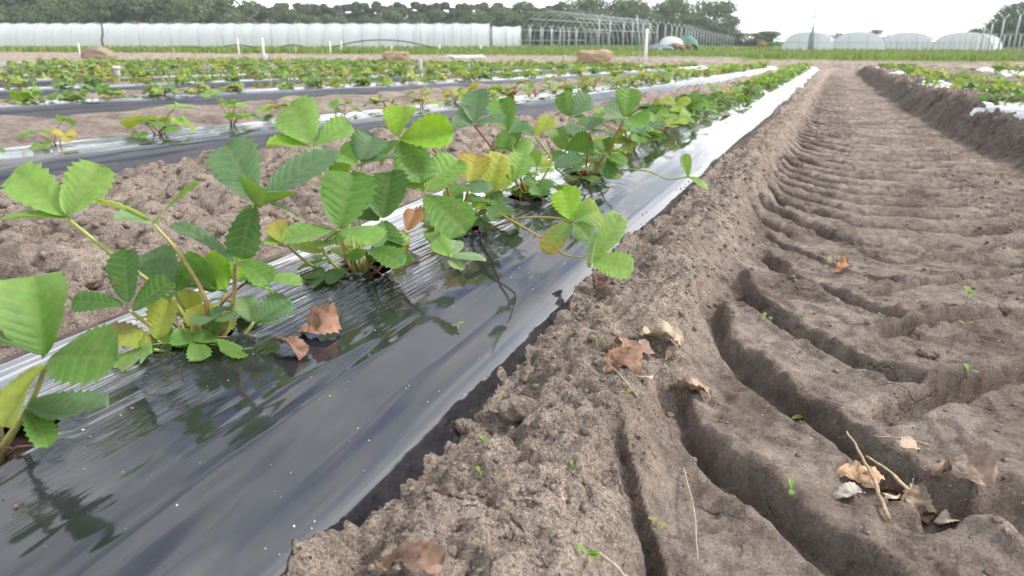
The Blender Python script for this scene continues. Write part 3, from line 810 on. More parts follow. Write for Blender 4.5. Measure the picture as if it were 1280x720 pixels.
hero_plant(CROWNS1[2], 1.095, 'strawberry plant with broad dark leaf facing the viewer, torn film flap at its foot', [
    ((424, 287), 1.02, [(426, 338), (402, 308)], GG, [
        ((423, 285), (441, 213), .03, 64, (.05, .45, .9), 'g', .2, .2),
        ((419, 287), (353, 299), -.01, 38, (0, .85, .5), 'l', .3, .2),
        ((427, 289), (472, 303), -.03, 46, (0, .85, .5), 'l', .9, .15)]),
    ((478, 275), 1.06, [(462, 320)], (ST_B, ST_G), [
        ((478, 273), (487, 212), .02, 54, (0, .4, .9), 'd', .3, .25),
        ((479, 277), (486, 316), -.02, 36, (.3, .4, .8), 'd', .5, .3),
        ((474, 276), (449, 264), .02, 26, (-.2, .6, .8), 'd', .3, .25)]),
    ((458, 312), 1.03, [(458, 332)], BG, [
        ((460, 313), (503, 333), -.02, 32, (0, .75, .6), 'g', .5, .2),
        ((458, 312), (440, 328), -.01, 24, (-.2, .7, .6), 'g', .5, .2)]),
    ((507, 290), 1.10, [(475, 335)], RR, [
        ((507, 290), (495, 322), -.01, 26, (-.1, .3, 1), ('o', 'r'), .5, .3),
        ((509, 288), (520, 262), .02, 22, (.1, .3, 1), 'r', .5, .3)]),
    ((358, 306), 1.05, [(412, 346), (380, 325)], RG, [
        ((358, 304), (344, 277), .02, 26, (-.1, .3, 1), ('y', 'o'), .3, .3),
        ((360, 306), (400, 316), -.02, 22, (0, .9, .4), 'y', .4, .2),
        ((356, 306), (330, 300), .0, 20, (0, .9, .4), 'l', .3, .2)]),
    ((389, 184), 1.07, [(432, 320), (415, 250)], RG, [
        ((389, 180), (361, 129), .03, 54, (-.1, .6, .8), 'l', .25, .2),
        ((388, 184), (333, 181), -.01, 42, (0, .8, .5), 'x', .4, .25),
        ((392, 183), (440, 158), .02, 36, (.1, .7, .7), 'l', .3, .2)]),
    ((452, 204), 1.09, [(450, 290)], GG, [
        ((450, 200), (467, 170), .02, 44, (0, .5, .9), 'b', .3, .25),
        ((446, 209), (507, 197), .01, 26, (0, 1, .25), 'b', .3, .25),
        ((446, 206), (424, 186), .02, 28, (-.2, .6, .7), 'l', .3, .25)]),
    ((415, 200), 1.12, [(440, 300)], GG, [
        ((415, 203), (432, 222), -.02, 26, (0, .6, .8), 'x', .3, .25),
        ((413, 200), (400, 216), -.02, 24, (0, .8, .6), 'l', .3, .25)]),
])
P4, B4 = hero_plant(CROWNS1[3], 1.347, 'strawberry plant with glowing yellow-green top leaf and red runner crossing the film', [
    ((500, 173), 1.16, [(566, 262), (545, 190)], RR, [
        ((501, 172), (567, 170), -.02, 40, (0, .3, .9), 'x', .35, .35),
        ((499, 171), (508, 134), .02, 40, (-.5, .3, .8), 'x', .3, .3),
        ((502, 175), (527, 228), -.02, 50, (.2, .35, .9), 'g', .3, .3),
        ((498, 175), (478, 204), .0, 26, (-.6, .3, .7), 'g', .4, .4)]),
    ((531, 241), 1.15, [(570, 275)], RG, [
        ((530, 239), (500, 202), .02, 36, (-.2, .45, .9), 'l', .3, .3),
        ((533, 238), (574, 198), .02, 44, (.15, .5, .85), 'l', .3, .25),
        ((532, 244), (581, 294), -.03, 52, (.1, .6, .8), 'g', .4, .2)]),
    ((587, 228), 1.30, [(580, 262)], RR, [
        ((587, 227), (596, 193), .01, 38, (0, .3, 1), ('Y', 'o'), .3, .3),
        ((588, 229), (608, 240), -.03, 30, (0, .9, .5), 'b', .5, .2),
        ((586, 230), (566, 246), -.03, 32, (-.1, .8, .6), 'g', .5, .25)]),
    ((608, 245), 1.31, [(590, 272)], RR, [
        ((608, 244), (626, 192), .01, 32, (.1, .3, 1), ('y', 'Y'), .35, .35),
        ((609, 245), (641, 229), .0, 26, (0, .9, .5), 'y', .3, .25),
        ((607, 246), (598, 262), -.03, 22, (0, .6, .8), 'y', .4, .25)]),
    ((640, 226), 1.33, [(600, 268)], RG, [
        ((640, 226), (655, 192), .01, 30, (.1, .35, 1), 'l', .3, .3),
        ((640, 227), (626, 208), .01, 22, (-.2, .5, .8), 'y', .3, .3)]),
    ((601, 263), 1.30, [(590, 275)], RG, [((601, 262), (633, 246), .0, 30, (0, .7, .7), 'b', .3, .2)]),
    ((553, 286), 1.27, [(570, 290)], RG, [
        ((552, 285), (514, 271), -.01, 36, (0, .7, .7), ('d', 'r'), .35, .25),
        ((553, 287), (540, 304), -.03, 26, (-.1, .7, .7), 'l', .4, .25)]),
    ((575, 258), 1.33, [], RR, [((575, 258), (562, 236), .01, 24, (0, .3, 1), 'g', .3, .3)]),
])
hero_plant(CROWNS1[4], 1.617, 'small dense strawberry clump with grey-green leaves raised above the soil furrow', [
    ((592, 156), 1.48, [(645, 228), (615, 185)], RR, [
        ((592, 153), (596, 111), .02, 34, (0, .4, .9), 'b', .25, .25),
        ((590, 155), (570, 142), .0, 32, (-.2, .6, .8), 'b', .3, .2),
        ((594, 156), (632, 152), -.02, 36, (.1, .75, .6), 'b', .5, .2)]),
    ((636, 166), 1.52, [(650, 220)], RG, [
        ((634, 164), (624, 124), .02, 34, (-.1, .4, .9), 'g', .3, .3),
        ((637, 166), (652, 150), .02, 26, (.2, .6, .7), 'b', .3, .3),
        ((635, 168), (630, 184), -.02, 26, (0, .5, .8), 'g', .4, .3)]),
    ((641, 188), 1.55, [(652, 228)], RG, [
        ((641, 186), (662, 192), -.01, 34, (.2, .5, .8), 'l', .4, .3),
        ((640, 187), (636, 166), .02, 30, (-.1, .4, .9), 'g', .3, .3),
        ((640, 188), (612, 190), .0, 22, (0, .8, .5), 'l', .3, .3)]),
    ((669, 172), 1.56, [(688, 205), (680, 185)], GG, [
        ((668, 170), (692, 149), .01, 24, (.1, .6, .7), 'y', .3, .25),
        ((666, 170), (650, 158), .01, 22, (-.1, .6, .7), 'b', .3, .25)]),
    ((672, 208), 1.60, [(665, 235)], RG, [
        ((672, 208), (660, 193), .01, 26, (-.1, .5, .8), 'l', .3, .25),
        ((673, 208), (688, 200), .01, 22, (.1, .6, .7), 'y', .3, .25)]),
] + [((658 + a, 246 - b), 1.60, [], RG, [((658 + a, 246 - b), (658 + 2.0 * a, 236 - 1.2 * b), -.01, 14, (0.02 * a, .5, .8), c, .3, .3),
      ((658 + a, 247 - b), (664 + 1.6 * a, 246 - .8 * b), -.02, 13, (.2, .6, .7), c, .3, .3)]) for a, b, c in ((-9, 2, 'g'), (-4, 6, 'l'), (2, 3, 'y'), (6, 6, 'l'), (11, 2, 'g'), (3, -2, 'g'))])
hero_plant(CROWNS1[5], 1.88, 'bushy strawberry plant sending a yellow runner out over the bright film', [
    ((781, 148), 1.74, [(748, 205)], RR, [
        ((781, 145), (787, 110), .02, 30, (0, .4, .9), 'g', .25, .25),
        ((779, 147), (755, 134), .0, 30, (-.1, .6, .8), 'b', .3, .2),
        ((783, 149), (807, 159), -.02, 30, (.1, .6, .7), 'g', .4, .2)]),
    ((738, 166), 1.74, [(733, 205)], RR, [
        ((739, 164), (768, 170), -.02, 30, (0, .9, .5), 'b', .6, .2),
        ((735, 163), (706, 160), .0, 24, (0, .9, .5), 'b', .3, .2),
        ((737, 162), (742, 148), .03, 24, (0, .7, .7), 'b', .3, .2)]),
    ((706, 190), 1.76, [(722, 215)], RG, [
        ((706, 188), (742, 182), .0, 32, (.1, .6, .8), 'g', .3, .2),
        ((704, 187), (697, 160), .02, 24, (-.2, .4, .8), 'g', .3, .3),
        ((705, 190), (690, 200), -.02, 22, (0, .7, .7), 'g', .3, .3)]),
    ((694, 210), 1.72, [(715, 225)], RG, [
        ((693, 209), (727, 193), .0, 27, (.1, .7, .7), 'b', .3, .2),
        ((703, 213), (742, 214), -.02, 24, (0, .85, .5), 'b', .3, .2),
        ((692, 211), (676, 216), -.02, 18, (0, .8, .5), 'l', .3, .2)]),
    ((711, 147), 1.80, [(722, 200)], RG, [
        ((711, 145), (704, 116), .02, 24, (-.4, .3, .8), 'g', .3, .4),
        ((713, 145), (738, 121), .02, 26, (.1, .6, .8), 'b', .3, .2),
        ((713, 147), (728, 152), -.02, 20, (.1, .8, .5), 'g', .3, .2)]),
    ((760, 196), 1.78, [(742, 215)], GG, [
        ((760, 194), (753, 174), .01, 24, (-.1, .4, .9), 'g', .3, .3),
        ((761, 196), (781, 206), -.02, 24, (.2, .5, .8), 'g', .4, .3),
        ((760, 198), (760, 223), -.02, 22, (0, .4, .9), 'd', .4, .3)]),
    ((728, 222), 1.84, [], GG, [
        ((728, 222), (745, 228), -.03, 18, (0, .8, .6), 'l', .3, .3),
        ((726, 222), (706, 226), -.03, 18, (0, .8, .6), 'g', .3, .3)]),
])
# runners with daughter plantlets (they grow from the parent, each can be followed on its own)
def runner(label, pts, cols, tufts):
    base = np.array(at(*pts[0][0], pts[0][1]))
    p = empty('strawberry_runner', base); tag(p, label, 'runner')
    stalk(p, base, [at(*q, d) for q, d in pts], .0022, .0016, cols[0], cols[1], 'runner_stem')
    for J, d, lfs in tufts:
        b = MB(); b.tube([at(*J, d) - base, at(J[0] + 2, J[1] - 4, d) - base], [.003, .0015], 6, ST_G)
        s = obj('leaf_stalk', b.mesh('leaf_stalk', M_STALK), p)
        for B, T, dd, wpx, nh, ti, bend, fold in lfs:
            edge = None
            if isinstance(ti, tuple): ti, edge = ti; edge = TINT[edge]
            hero_leaflet(s, base, at(*B, d), at(*T, d + dd), wpx * d / FPX, camvec(*nh), jit(TINT[ti], .08), bend, fold, edge)
runner('red runner carrying two bright plantlets over the film towards the soil edge',
    [((585, 277), 1.335), ((612, 264), 1.27), ((640, 276), 1.21), ((680, 300), 1.17), ((705, 318), 1.14), ((729, 322), 1.12)], (ST_R, ST_G), [
    ((715, 277), 1.17, [((715, 275), (704, 235), .02, 36, (-.1, .3, 1), 'x', .3, .25), ((718, 277), (751, 263), .02, 36, (.3, .3, .9), ('g', 'y'), .3, .25),
        ((713, 279), (682, 317), -.02, 32, (-.1, .6, .8), ('g', 'o'), .45, .25), ((718, 279), (737, 300), -.01, 26, (.2, .4, .9), 'g', .3, .25)]),
    ((737, 330), 1.11, [((741, 328), (791, 340), -.02, 40, (.1, .7, .75), 'l', .35, .25), ((742, 322), (775, 267), .02, 30, (.35, .35, .8), 'l', .25, .3),
        ((737, 335), (746, 290), .0, 20, (-.8, .2, .5), 'w', .3, .5)])])
runner('thin yellow stem joining the red runner to its upper plantlet',
    [((592, 290), 1.33), ((620, 283), 1.26), ((650, 273), 1.21), ((690, 272), 1.18), ((715, 277), 1.17)], (ST_R, ST_G), [])
runner('yellow runner with two small upright leaflets near the far film edge',
    [((748, 216), 1.86), ((775, 212), 1.80), ((810, 214), 1.74), ((835, 224), 1.70), ((860, 221), 1.68)], (ST_G, ST_G), [
    ((860, 221), 1.68, [((860, 220), (856, 192), .0, 13, (-.2, .2, 1), 'l', .2, .5), ((860, 222), (884, 238), -.01, 15, (.2, .7, .7), 'l', .2, .4)])])
runner('brown runner with small pale plantlet low over the film at the dark-leaved plant',
    [((482, 352), 1.06), ((510, 332), 1.05), ((540, 316), 1.04), ((560, 322), 1.03)], (ST_B, ST_B), [
    ((562, 322), 1.03, [((563, 322), (608, 326), -.01, 22, (0, .85, .5), 'w', .3, .2), ((561, 320), (544, 298), .01, 24, (-.1, .5, .8), 'l', .3, .2),
        ((562, 324), (577, 337), -.02, 18, (0, .8, .5), 'w', .4, .2), ((563, 319), (571, 300), .02, 22, (.1, .6, .8), 'w', .3, .2)])])

# ------------------------------------------------------------------ generic strawberry plants
def tri_leaf(h, reach, size, tint, low, edge=None):
    """one leaf at the origin: stalk along +X / +Z with three leaflets"""
    b = MB(); vein = []
    tipp = np.array([reach, 0, h])
    pts = bez((0, 0, 0), (reach * .35, 0, h * .75), tipp, 4 if low else 6)
    nn = 4 if low else 5
    b.tube(pts, [.0024, .0021, .0018, .0016] if low else [.0026, .0024, .0022, .002, .0018, .0016], nn, jit(random.choice((ST_G, ST_R, ST_B)), .2))
    vein += [0] * len(b.v)
    tilt = random.uniform(-.1, 1.15)
    for k, a in enumerate((0, 1.75, -1.75)):
        a += random.uniform(-.25, .25)
        L = size * random.uniform(.85, 1.12) * (1.05 if k == 0 else .95); W = L * random.uniform(.88, 1.05)
        V, F, ve, co = leaflet_geo(L, W, random.uniform(.1, .8), random.uniform(.1, .45), teeth=5 if low else 7, per=2 if low else 3, K=2 if low else 3,
                                   wav=.1, pucker=.016, phi=random.uniform(0, 6), tint=jit(tint, .1), edge=edge)
        el = random.uniform(-.1, .55)
        ca, sa = math.cos(a), math.sin(a)
        d = np.array([ca * math.cos(el), sa * math.cos(el), math.sin(el)])
        n = np.array([-ca * math.sin(el) + .35 * random.uniform(-1, 1), -sa * math.sin(el) + .35 * random.uniform(-1, 1), math.cos(el)])
        m, _ = frame((0, 0, 0), d, n)
        R = Matrix.Rotation(tilt, 3, 'Y')
        V = V @ np.array(R @ m).T + tipp
        b.add(V, F); b.c.extend(co); vein += ve
    return new_mesh('leaf', b.v, b.f, M_LEAF, True, {'tint': b.c, 'vein': vein}), b, vein
random.seed(21)
LEAFSET = {}
for low in (False, True):
    for tn in ('g', 'b', 'l', 'd', 'y', 'Y', 'x', 'o'):
        LEAFSET[low, tn] = [tri_leaf(random.uniform(.07, .125), random.uniform(.03, .09), random.uniform(.042, .058), TINT[tn], low, TINT['o'] if tn == 'Y' else None) for _ in range(4)]
def pick(pal): return random.choices(list(pal), list(pal.values()))[0]
PAL_FRESH = {'g': 5, 'b': 4, 'l': 4, 'd': 2, 'y': 1}
PAL_MID = {'g': 4, 'b': 3, 'l': 6, 'x': 2, 'y': 3, 'Y': .6}
PAL_OLD = {'g': 3, 'l': 4, 'x': 2, 'y': 5, 'Y': 1.5, 'o': 1}
def leafy_plant(loc, n, pal, label, group, scale=1.0, spread=1.0):
    p = empty('strawberry_plant', loc, random.uniform(0, 6.28)); tag(p, label, 'strawberry plant', group)
    p.scale = (scale,) * 3
    for i in range(n):
        me = random.choice(LEAFSET[False, pick(pal)])[0]
        o = obj('leaf', me, p)
        k = random.uniform(.5, 1.1)
        o.scale = (k * spread, k, k * random.uniform(.45, 1.0)); o.rotation_euler = (random.uniform(-.2, .2), random.uniform(-.25, .3), i * 2.4 + random.uniform(-.5, .5))
        o.location = (random.uniform(-.012, .012), random.uniform(-.012, .012), 0)
    return p
def clump_mesh(n, pal, seed):
    random.seed(seed); V = []; F = []; C = []; ve = []
    for i in range(n):
        me, b, vv = random.choice(LEAFSET[True, pick(pal)])
        k = random.uniform(.6, 1.15)
        M = Matrix.Translation((random.uniform(-.03, .03), random.uniform(-.03, .03), 0)) @ Matrix.Rotation(i * 2.4 + random.uniform(-.5, .5), 4, 'Z') @ Matrix.Rotation(random.uniform(-.25, .45), 4, 'Y') @ Matrix.Diagonal((k, k, k * random.uniform(.35, .95), 1))
        A = np.array(M); P = np.c_[np.array(b.v), np.ones(len(b.v))] @ A.T
        o = len(V); V.extend(P[:, :3].tolist()); F.extend([tuple(q + o for q in f) for f in b.f]); C.extend(b.c); ve.extend(vv)
    return new_mesh('strawberry_plant', V, F, M_LEAF, True, {'tint': C, 'vein': ve})
random.seed(31)
for hi, p in enumerate(HEROES):          # the smaller leaves low in each clump
    for i in range((0, 9, 10, 9, 8, 9)[hi]):
        o = obj('leaf', random.choice(LEAFSET[False, pick(PAL_FRESH)])[0], p); k = random.uniform(.45, .85)
        o.scale = (k * 1.1, k, k * random.uniform(.4, .95)); o.rotation_euler = (random.uniform(-.2, .2), random.uniform(-.2, .4), i * 2.4 + random.uniform(-.5, .5)); o.location = (random.uniform(-.01, .01), random.uniform(-.01, .01), .006)
random.seed(5)
y = 2.08; k = 0
while y < FIELD_END:
    c = (BED1 + random.uniform(.0, .06), y + random.uniform(-.03, .03))
    leafy_plant((c[0], c[1], 0.145 + float(tilt(y))), random.randint(9, 13), PAL_FRESH if y < 4.5 else PAL_MID,
        'green strawberry plant further along the nearest row, beyond the runner leaves' if k < 8 else 'strawberry plant in the far half of the nearest row',
        'strawberry plants further along the nearest row' if k < 8 else 'strawberry plants in the far half of the nearest row', random.uniform(1.15, 1.35) if y < 4.5 else random.uniform(.85, 1.1))
    y += 0.30; k += 1
# second row: small sparse plants, mapped from the photo, then regular
B2 = BEDS[1]
y = 1.35
while y < FIELD_END:
    n = random.randint(6, 10) if y < 4 else random.randint(9, 14)
    leafy_plant((float(row_x(1, y)) + random.uniform(-.04, .04), y + random.uniform(-.05, .05), 0.145 + float(tilt(y))), n, PAL_MID if y < 3.5 else PAL_OLD,
        'small sparse strawberry plant in the second film-covered row' , 'strawberry plants in the second row', random.uniform(.85, 1.15), 1.1)
    y += 0.33 if y > 2 else .38
random.seed(11)
CLUMPS = {nm: [clump_mesh(random.randint(9, 15), pal, 400 + i + 10 * q) for i in range(6)] for q, (nm, pal) in enumerate((('mid', PAL_MID), ('old', PAL_OLD)))}
random.seed(12)
far_list = []
for k, bx in enumerate(BEDS[2:], 2):
    y = max(2.4, -bx * 0.58 - 0.3)
    while y < FIELD_END:
        far_list.append((k, float(row_x(k, y)) + random.uniform(-.06, .06), y + random.uniform(-.05, .05))); y += (0.30 if k < 4 else 0.24) + (random.random() < .12) * .25
rest = []
for k, x, yy in far_list:
    me = random.choice(CLUMPS['mid' if random.random() < .55 else 'old']); s = random.uniform(.75, 1.2)
    if k <= 5:
        o = obj('strawberry_plant', me, None, (x, yy, .145 + float(tilt(yy)))); o.rotation_euler = (0, 0, random.uniform(0, 6.28)); o.scale = (s, s, s * random.uniform(.8, 1.1))
        tag(o, 'strawberry plant in the %s row left of the tyre-tracked path' % ordn[k], 'strawberry plant', 'strawberry plants in the %s row' % ordn[k])
    else:
        rest.append((me, x, yy, .145 + float(tilt(yy)), s))
# right-hand beds
for i in range(52):
    yy = 3.8 + i * .25
    x = float(xr_path(np.array(yy))) + .48 + random.uniform(-.16, .16)
    o = obj('strawberry_plant', random.choice(CLUMPS['mid' if i % 3 else 'old']), None, (x, yy, .17 + float(tilt(yy)))); s = random.uniform(.85, 1.15)
    o.rotation_euler = (0, 0, random.uniform(0, 6.28)); o.scale = (s, s, s)
    tag(o, 'strawberry plant on the cut bank right of the tyre-tracked path', 'strawberry plant', 'strawberry plants on the right bank')
for i in range(24):
    yy = 6.5 + i * .45
    rest.append((random.choice(CLUMPS['mid' if i % 2 else 'old']), 2.75 + random.uniform(-.15, .15) - .0, yy, .17 + float(tilt(yy)), random.uniform(.9, 1.2)))
for i in range(90):
    yy = 6.5 + i * .125
    rest.append((random.choice(CLUMPS['mid' if i % 2 else 'old']), 1.7 + random.uniform(-.6, .6), yy, .10 + float(tilt(yy)), random.uniform(.8, 1.1)))
def merge(items, name):
    V = []; F = []; C = []; VE = []; n0 = 0
    for me, x, y, z, s in items:
        n = len(me.vertices); co = np.empty(n * 3, np.float32); me.vertices.foreach_get('co', co); co = co.reshape(-1, 3) * s
        a = random.uniform(0, 6.28); ca, sa = math.cos(a), math.sin(a)
        V.append(np.c_[co[:, 0] * ca - co[:, 1] * sa + x, co[:, 0] * sa + co[:, 1] * ca + y, co[:, 2] + z])
        c = np.empty(n * 4, np.float32); me.attributes['tint'].data.foreach_get('color', c); C.append(c.reshape(-1, 4)[:, :3])
        v = np.empty(n, np.float32); me.attributes['vein'].data.foreach_get('value', v); VE.append(v)
        F.extend([tuple(i + n0 for i in p.vertices) for p in me.polygons]); n0 += n
    return new_mesh(name, np.concatenate(V), F, M_LEAF, True, {'tint': np.concatenate(C), 'vein': np.concatenate(VE)})
stuff(obj('strawberry_foliage', merge(rest, 'strawberry_foliage')), 'mass of small strawberry plants in the farthest rows', 'foliage')

# ------------------------------------------------------------------ things lying on the soil and film
def surf(x, y):
    if x > -0.352:
        z, _ = path_height(np.array([[float(x)]]), np.array([[float(y)]])); return float(z[0, 0])
    if abs(x - BED1) < .33: return float(film_z(x - BED1))
    z, _ = trench_height(np.array([[float(x)]]), np.array([[float(y)]])); return float(z[0, 0])
def drop(px, py):                        # where the sight line meets the soil or film
    z = 0.05
    for _ in range(14):
        q = on(px, py, z); z = 0.5 * z + 0.5 * surf(q[0], q[1])
    q = on(px, py, z); return np.array([q[0], q[1], surf(q[0], q[1])])
TAN = (.40, .29, .20); BRN = (.24, .13, .08); PAL = (.52, .42, .33); RUS = (.36, .18, .09)
def dead_leaf(label, px, py, L, W, rz, tilt, roll, curl, col, seed, lift=0.004):
    random.seed(seed)
    p = drop(px, py)
    V, F, ve, co = leaflet_geo(L, W, curl, .35, teeth=8, per=3, K=6, wav=.22, pucker=.03, twist=random.uniform(-1.2, 1.2), phi=random.uniform(0, 6), tint=col)
    nz = fbm(V[:, 0] * 70 + seed, V[:, 1] * 70, 500 + seed, 4, .65)
    V[:, 2] += nz * L * .20; V[:, 0] += fbm(V[:, 1] * 60, V[:, 0] * 60 + seed, 520, 3) * L * .06
    V[:, 1] -= L * .5
    R = np.array(Matrix.Rotation(rz, 3, 'Z') @ Matrix.Rotation(tilt, 3, 'X') @ Matrix.Rotation(roll, 3, 'Y'))
    V = V @ R.T; V[:, 2] -= np.percentile(V[:, 2], 6)
    co = np.array(co) * (1 + .5 * fbm(V[:, 0] * 50, V[:, 1] * 50, seed, 3))[:, None]
    b = obj('dead_leaf', new_mesh('dead_leaf', V, F, M_DEAD, True, {'tint': np.clip(co, .01, 1)}), None, (p[0], p[1], p[2] + lift))
    tag(b, label, 'dead leaf'); return b
dead_leaf('curled brown dead leaf lying upright on the film right of a strawberry plant', 399, 419, .050, .036, -1.2, .5, .5, .9, (.30, .17, .11), 1)
dead_leaf('dark crumpled dead leaf flat on the film below the curled brown one', 366, 441, .046, .026, -1.5, .1, .2, .7, (.22, .12, .085), 2)
dead_leaf('upright reddish brown dead leaf in the berm pocket', 790, 468, .060, .042, .6, .9, .4, .8, (.29, .175, .12), 3)
dead_leaf('folded brown dead leaf at the left of the berm pocket', 772, 466, .052, .034, -.3, 1.0, -.5, .9, BRN, 4)
dead_leaf('pale tan dead leaf on the far rim of the berm pocket', 822, 436, .070, .044, -1.2, .25, .2, .9, (.45, .36, .25), 5)
dead_leaf('flat reddish dead leaf right of the berm pocket', 862, 492, .060, .034, -1.3, .1, .1, .5, (.30, .21, .155), 6)
dead_leaf('flat tan dead leaf left end of the debris in the tyre track', 1075, 603, .062, .026, -1.2, .15, .15, .5, (.48, .31, .19), 7)
dead_leaf('pale curved dead leaf in the middle of the tyre track debris', 1150, 606, .055, .040, -.8, .7, .5, .9, PAL, 8)
dead_leaf('brown leaf hanging at the front of the tyre track debris', 1153, 648, .050, .042, .2, .9, .1, .5, (.38, .29, .20), 9)
dead_leaf('frayed grey-brown dead leaf right of the tyre track debris', 1222, 606, .046, .038, .8, .8, -.4, .9, (.30, .22, .17), 10)
dead_leaf('light grey dead leaf fragment in front of the flat tan leaf', 1058, 622, .036, .024, -1.0, .05, .0, .2, (.48, .42, .36), 11)
dead_leaf('reddish dead leaf cut by the bottom picture edge', 508, 720, .058, .030, -1.45, .35, .2, .6, (.20, .125, .085), 12)
dead_leaf('small orange-brown dead leaf standing among the tyre ridges', 1052, 341, .045, .030, -.9, .6, .3, .8, RUS, 13)
dead_leaf('dark brown withered leaf tucked at film edge under the bright plantlet', 748, 364, .040, .030, .2, 1.1, .2, .8, (.15, .09, .07), 14)
dead_leaf('rust coloured dead leaf fragment among the twigs of the tyre track debris', 1125, 592, .034, .024, .9, .5, .6, 1.0, BRN, 15)
random.seed(19)
DEB = [(1090, 612, .030, 'left edge'), (1105, 585, .026, 'far side'), (1128, 625, .034, 'front'), (1168, 618, .030, 'right half'), (1185, 630, .026, 'right front'), (1140, 575, .030, 'far rim'), (1175, 590, .032, 'far right'), (1112, 632, .024, 'near left corner'),
       (812, 452, .030, 'pocket middle'), (802, 478, .028, 'pocket front'), (838, 452, .030, 'pocket right rim'), (768, 446, .024, 'pocket left rim')]
for i, (px, py, L, wh) in enumerate(DEB):
    lab = ('torn dry leaf scrap, %s of the tyre track debris' if i < 8 else 'torn dry leaf scrap in the berm, %s') % wh
    dead_leaf(lab, px, py, L, L * random.uniform(.5, .8), random.uniform(-3, 3), random.uniform(.2, 1.1), random.uniform(-.6, .6), random.uniform(.6, 1.4), random.choice([TAN, PAL, (.30, .21, .15), (.42, .32, .24), (.22, .15, .11)]), 30 + i, .002 + .004 * (i % 3))
def twig(label, pts, r, col, seed):
    random.seed(seed); base = drop(*pts[0][:2])
    P = []
    for px, py, up in pts:
        q = on(px, py, max(base[2], (drop(px, py)[2] if up < .01 else base[2])) + up); P.append(q - base)
    P = spline(P, 5); P = [p + np.array([random.uniform(-1, 1) * r * .5 for _ in range(3)]) for p in P]
    b = MB(); n = len(P); b.tube(P, [r * (1.1 - .6 * i / n) * random.uniform(.85, 1.15) for i in range(n)], 6, col)
    o = obj('twig', b.mesh('twig', M_TWIG), None, base); tag(o, label, 'twig'); return o
twig('tan jointed dead stem leaning across the tyre track debris', [(1112, 650, .004), (1092, 600, .014), (1075, 565, .022), (1058, 540, .03)], .0024, (.42, .30, .19), 1)
twig('long thin arched dead stalk from the debris to the right edge', [(1142, 612, .006), (1162, 585, .03), (1190, 562, .045), (1230, 552, .04), (1285, 556, .012)], .0014, (.36, .24, .14), 2)
twig('straw-coloured stalk inside the tyre track debris', [(1136, 612, .006), (1110, 588, .012), (1082, 570, .006)], .0018, (.52, .42, .24), 3)
twig('grey dry twig on the far side of the tyre track debris', [(1160, 556, .01), (1125, 548, .012), (1092, 545, .006)], .0016, (.30, .24, .19), 4)
twig('thin bent stalk sticking up in the berm pocket', [(796, 496, .002), (778, 472, .02), (752, 446, .012)], .0014, (.36, .29, .23), 5)
twig('pale dry root lying on the berm at the bottom edge', [(740, 688, .003), (760, 700, .008), (785, 722, .003)], .0020, (.46, .39, .31), 6)
twig('fine straw lying on the nearest soil ridge', [(855, 585, .002), (868, 640, .004), (872, 700, .002)], .0010, (.42, .36, .28), 7)
def seedling(label, px, py, s, col, seed):
    random.seed(seed); p = drop(px, py + 4)
    e = empty('seedling', p, random.uniform(0, 6.28)); tag(e, label, 'seedling')
    b = MB(); b.tube([(0, 0, -.002), (.001, 0, s * .5), (0, 0, s * .9)], [.0009, .0008, .0007], 5, (.30, .38, .12)); obj('stem', b.mesh('stem', M_STALK), e)
    for k in range(random.choice((2, 2, 3))):
        a = k * 3.14 / (1 if k < 2 else 2) + random.uniform(-.4, .4); el = random.uniform(.2, .8)
        V, F, ve, co = leaflet_geo(s * random.uniform(.8, 1.2), s * .5, .4, .2, teeth=4, per=2, K=2, wav=.05, pucker=0, tint=col)
        m, _ = frame((0, 0, 0), (math.cos(a) * math.cos(el), math.sin(a) * math.cos(el), math.sin(el)), (-math.cos(a) * math.sin(el), -math.sin(a) * math.sin(el), math.cos(el)))
        V = V @ np.array(m).T + np.array([0, 0, s * .9])
        obj('seed_leaf', new_mesh('seed_leaf', V, F, M_LEAF, True, {'tint': co, 'vein': [0] * len(V)}), e)
SEED = [((586, 513), .007, 'at the film edge above the pale clod'), ((605, 554), .008, 'on the berm just right of the pale clod'), ((600, 592), .009, 'lying flat on the near berm'),
    ((821, 657), .010, 'beside the groove at the foot of the berm'), ((735, 700), .011, 'by the pale root at the bottom edge'), ((745, 427), .011, 'left of the leaf-filled berm pocket'),
    ((783, 497), .011, 'in front of the leaf-filled berm pocket'), ((819, 349), .011, 'right of the bright plantlet tip'), ((862, 340), .011, 'at the start of the second ridge'),
    ((955, 398), .010, 'on the crest between two left grooves'), ((982, 409), .010, 'inside the third left groove'), ((1003, 394), .010, 'on the ridge below the orange leaf'),
    ((991, 506), .017, 'two-bladed and tall, on the ridge before the deepest groove'), ((1208, 375), .026, 'largest, on the right-hand ridges'), ((1206, 480), .014, 'on the flat groove floor at right'),
    ((1203, 418), .011, 'pale, between right-hand grooves'), ((1100, 396), .010, 'at the centre line of the track'), ((988, 618), .012, 'on the wall of the nearest deep groove'),
    ((1038, 333), .015, 'beside the small orange-brown leaf'), ((572, 410), .010, 'behind the round clod on the film edge'), ((715, 585), .007, 'small, alone on the middle of the berm')]
for i, ((px, py), s, where) in enumerate(SEED):
    seedling('tiny green seedling ' + where, px, py, s, (.20 + .1 * (i % 3 == 0), .36, .06), 60 + i)
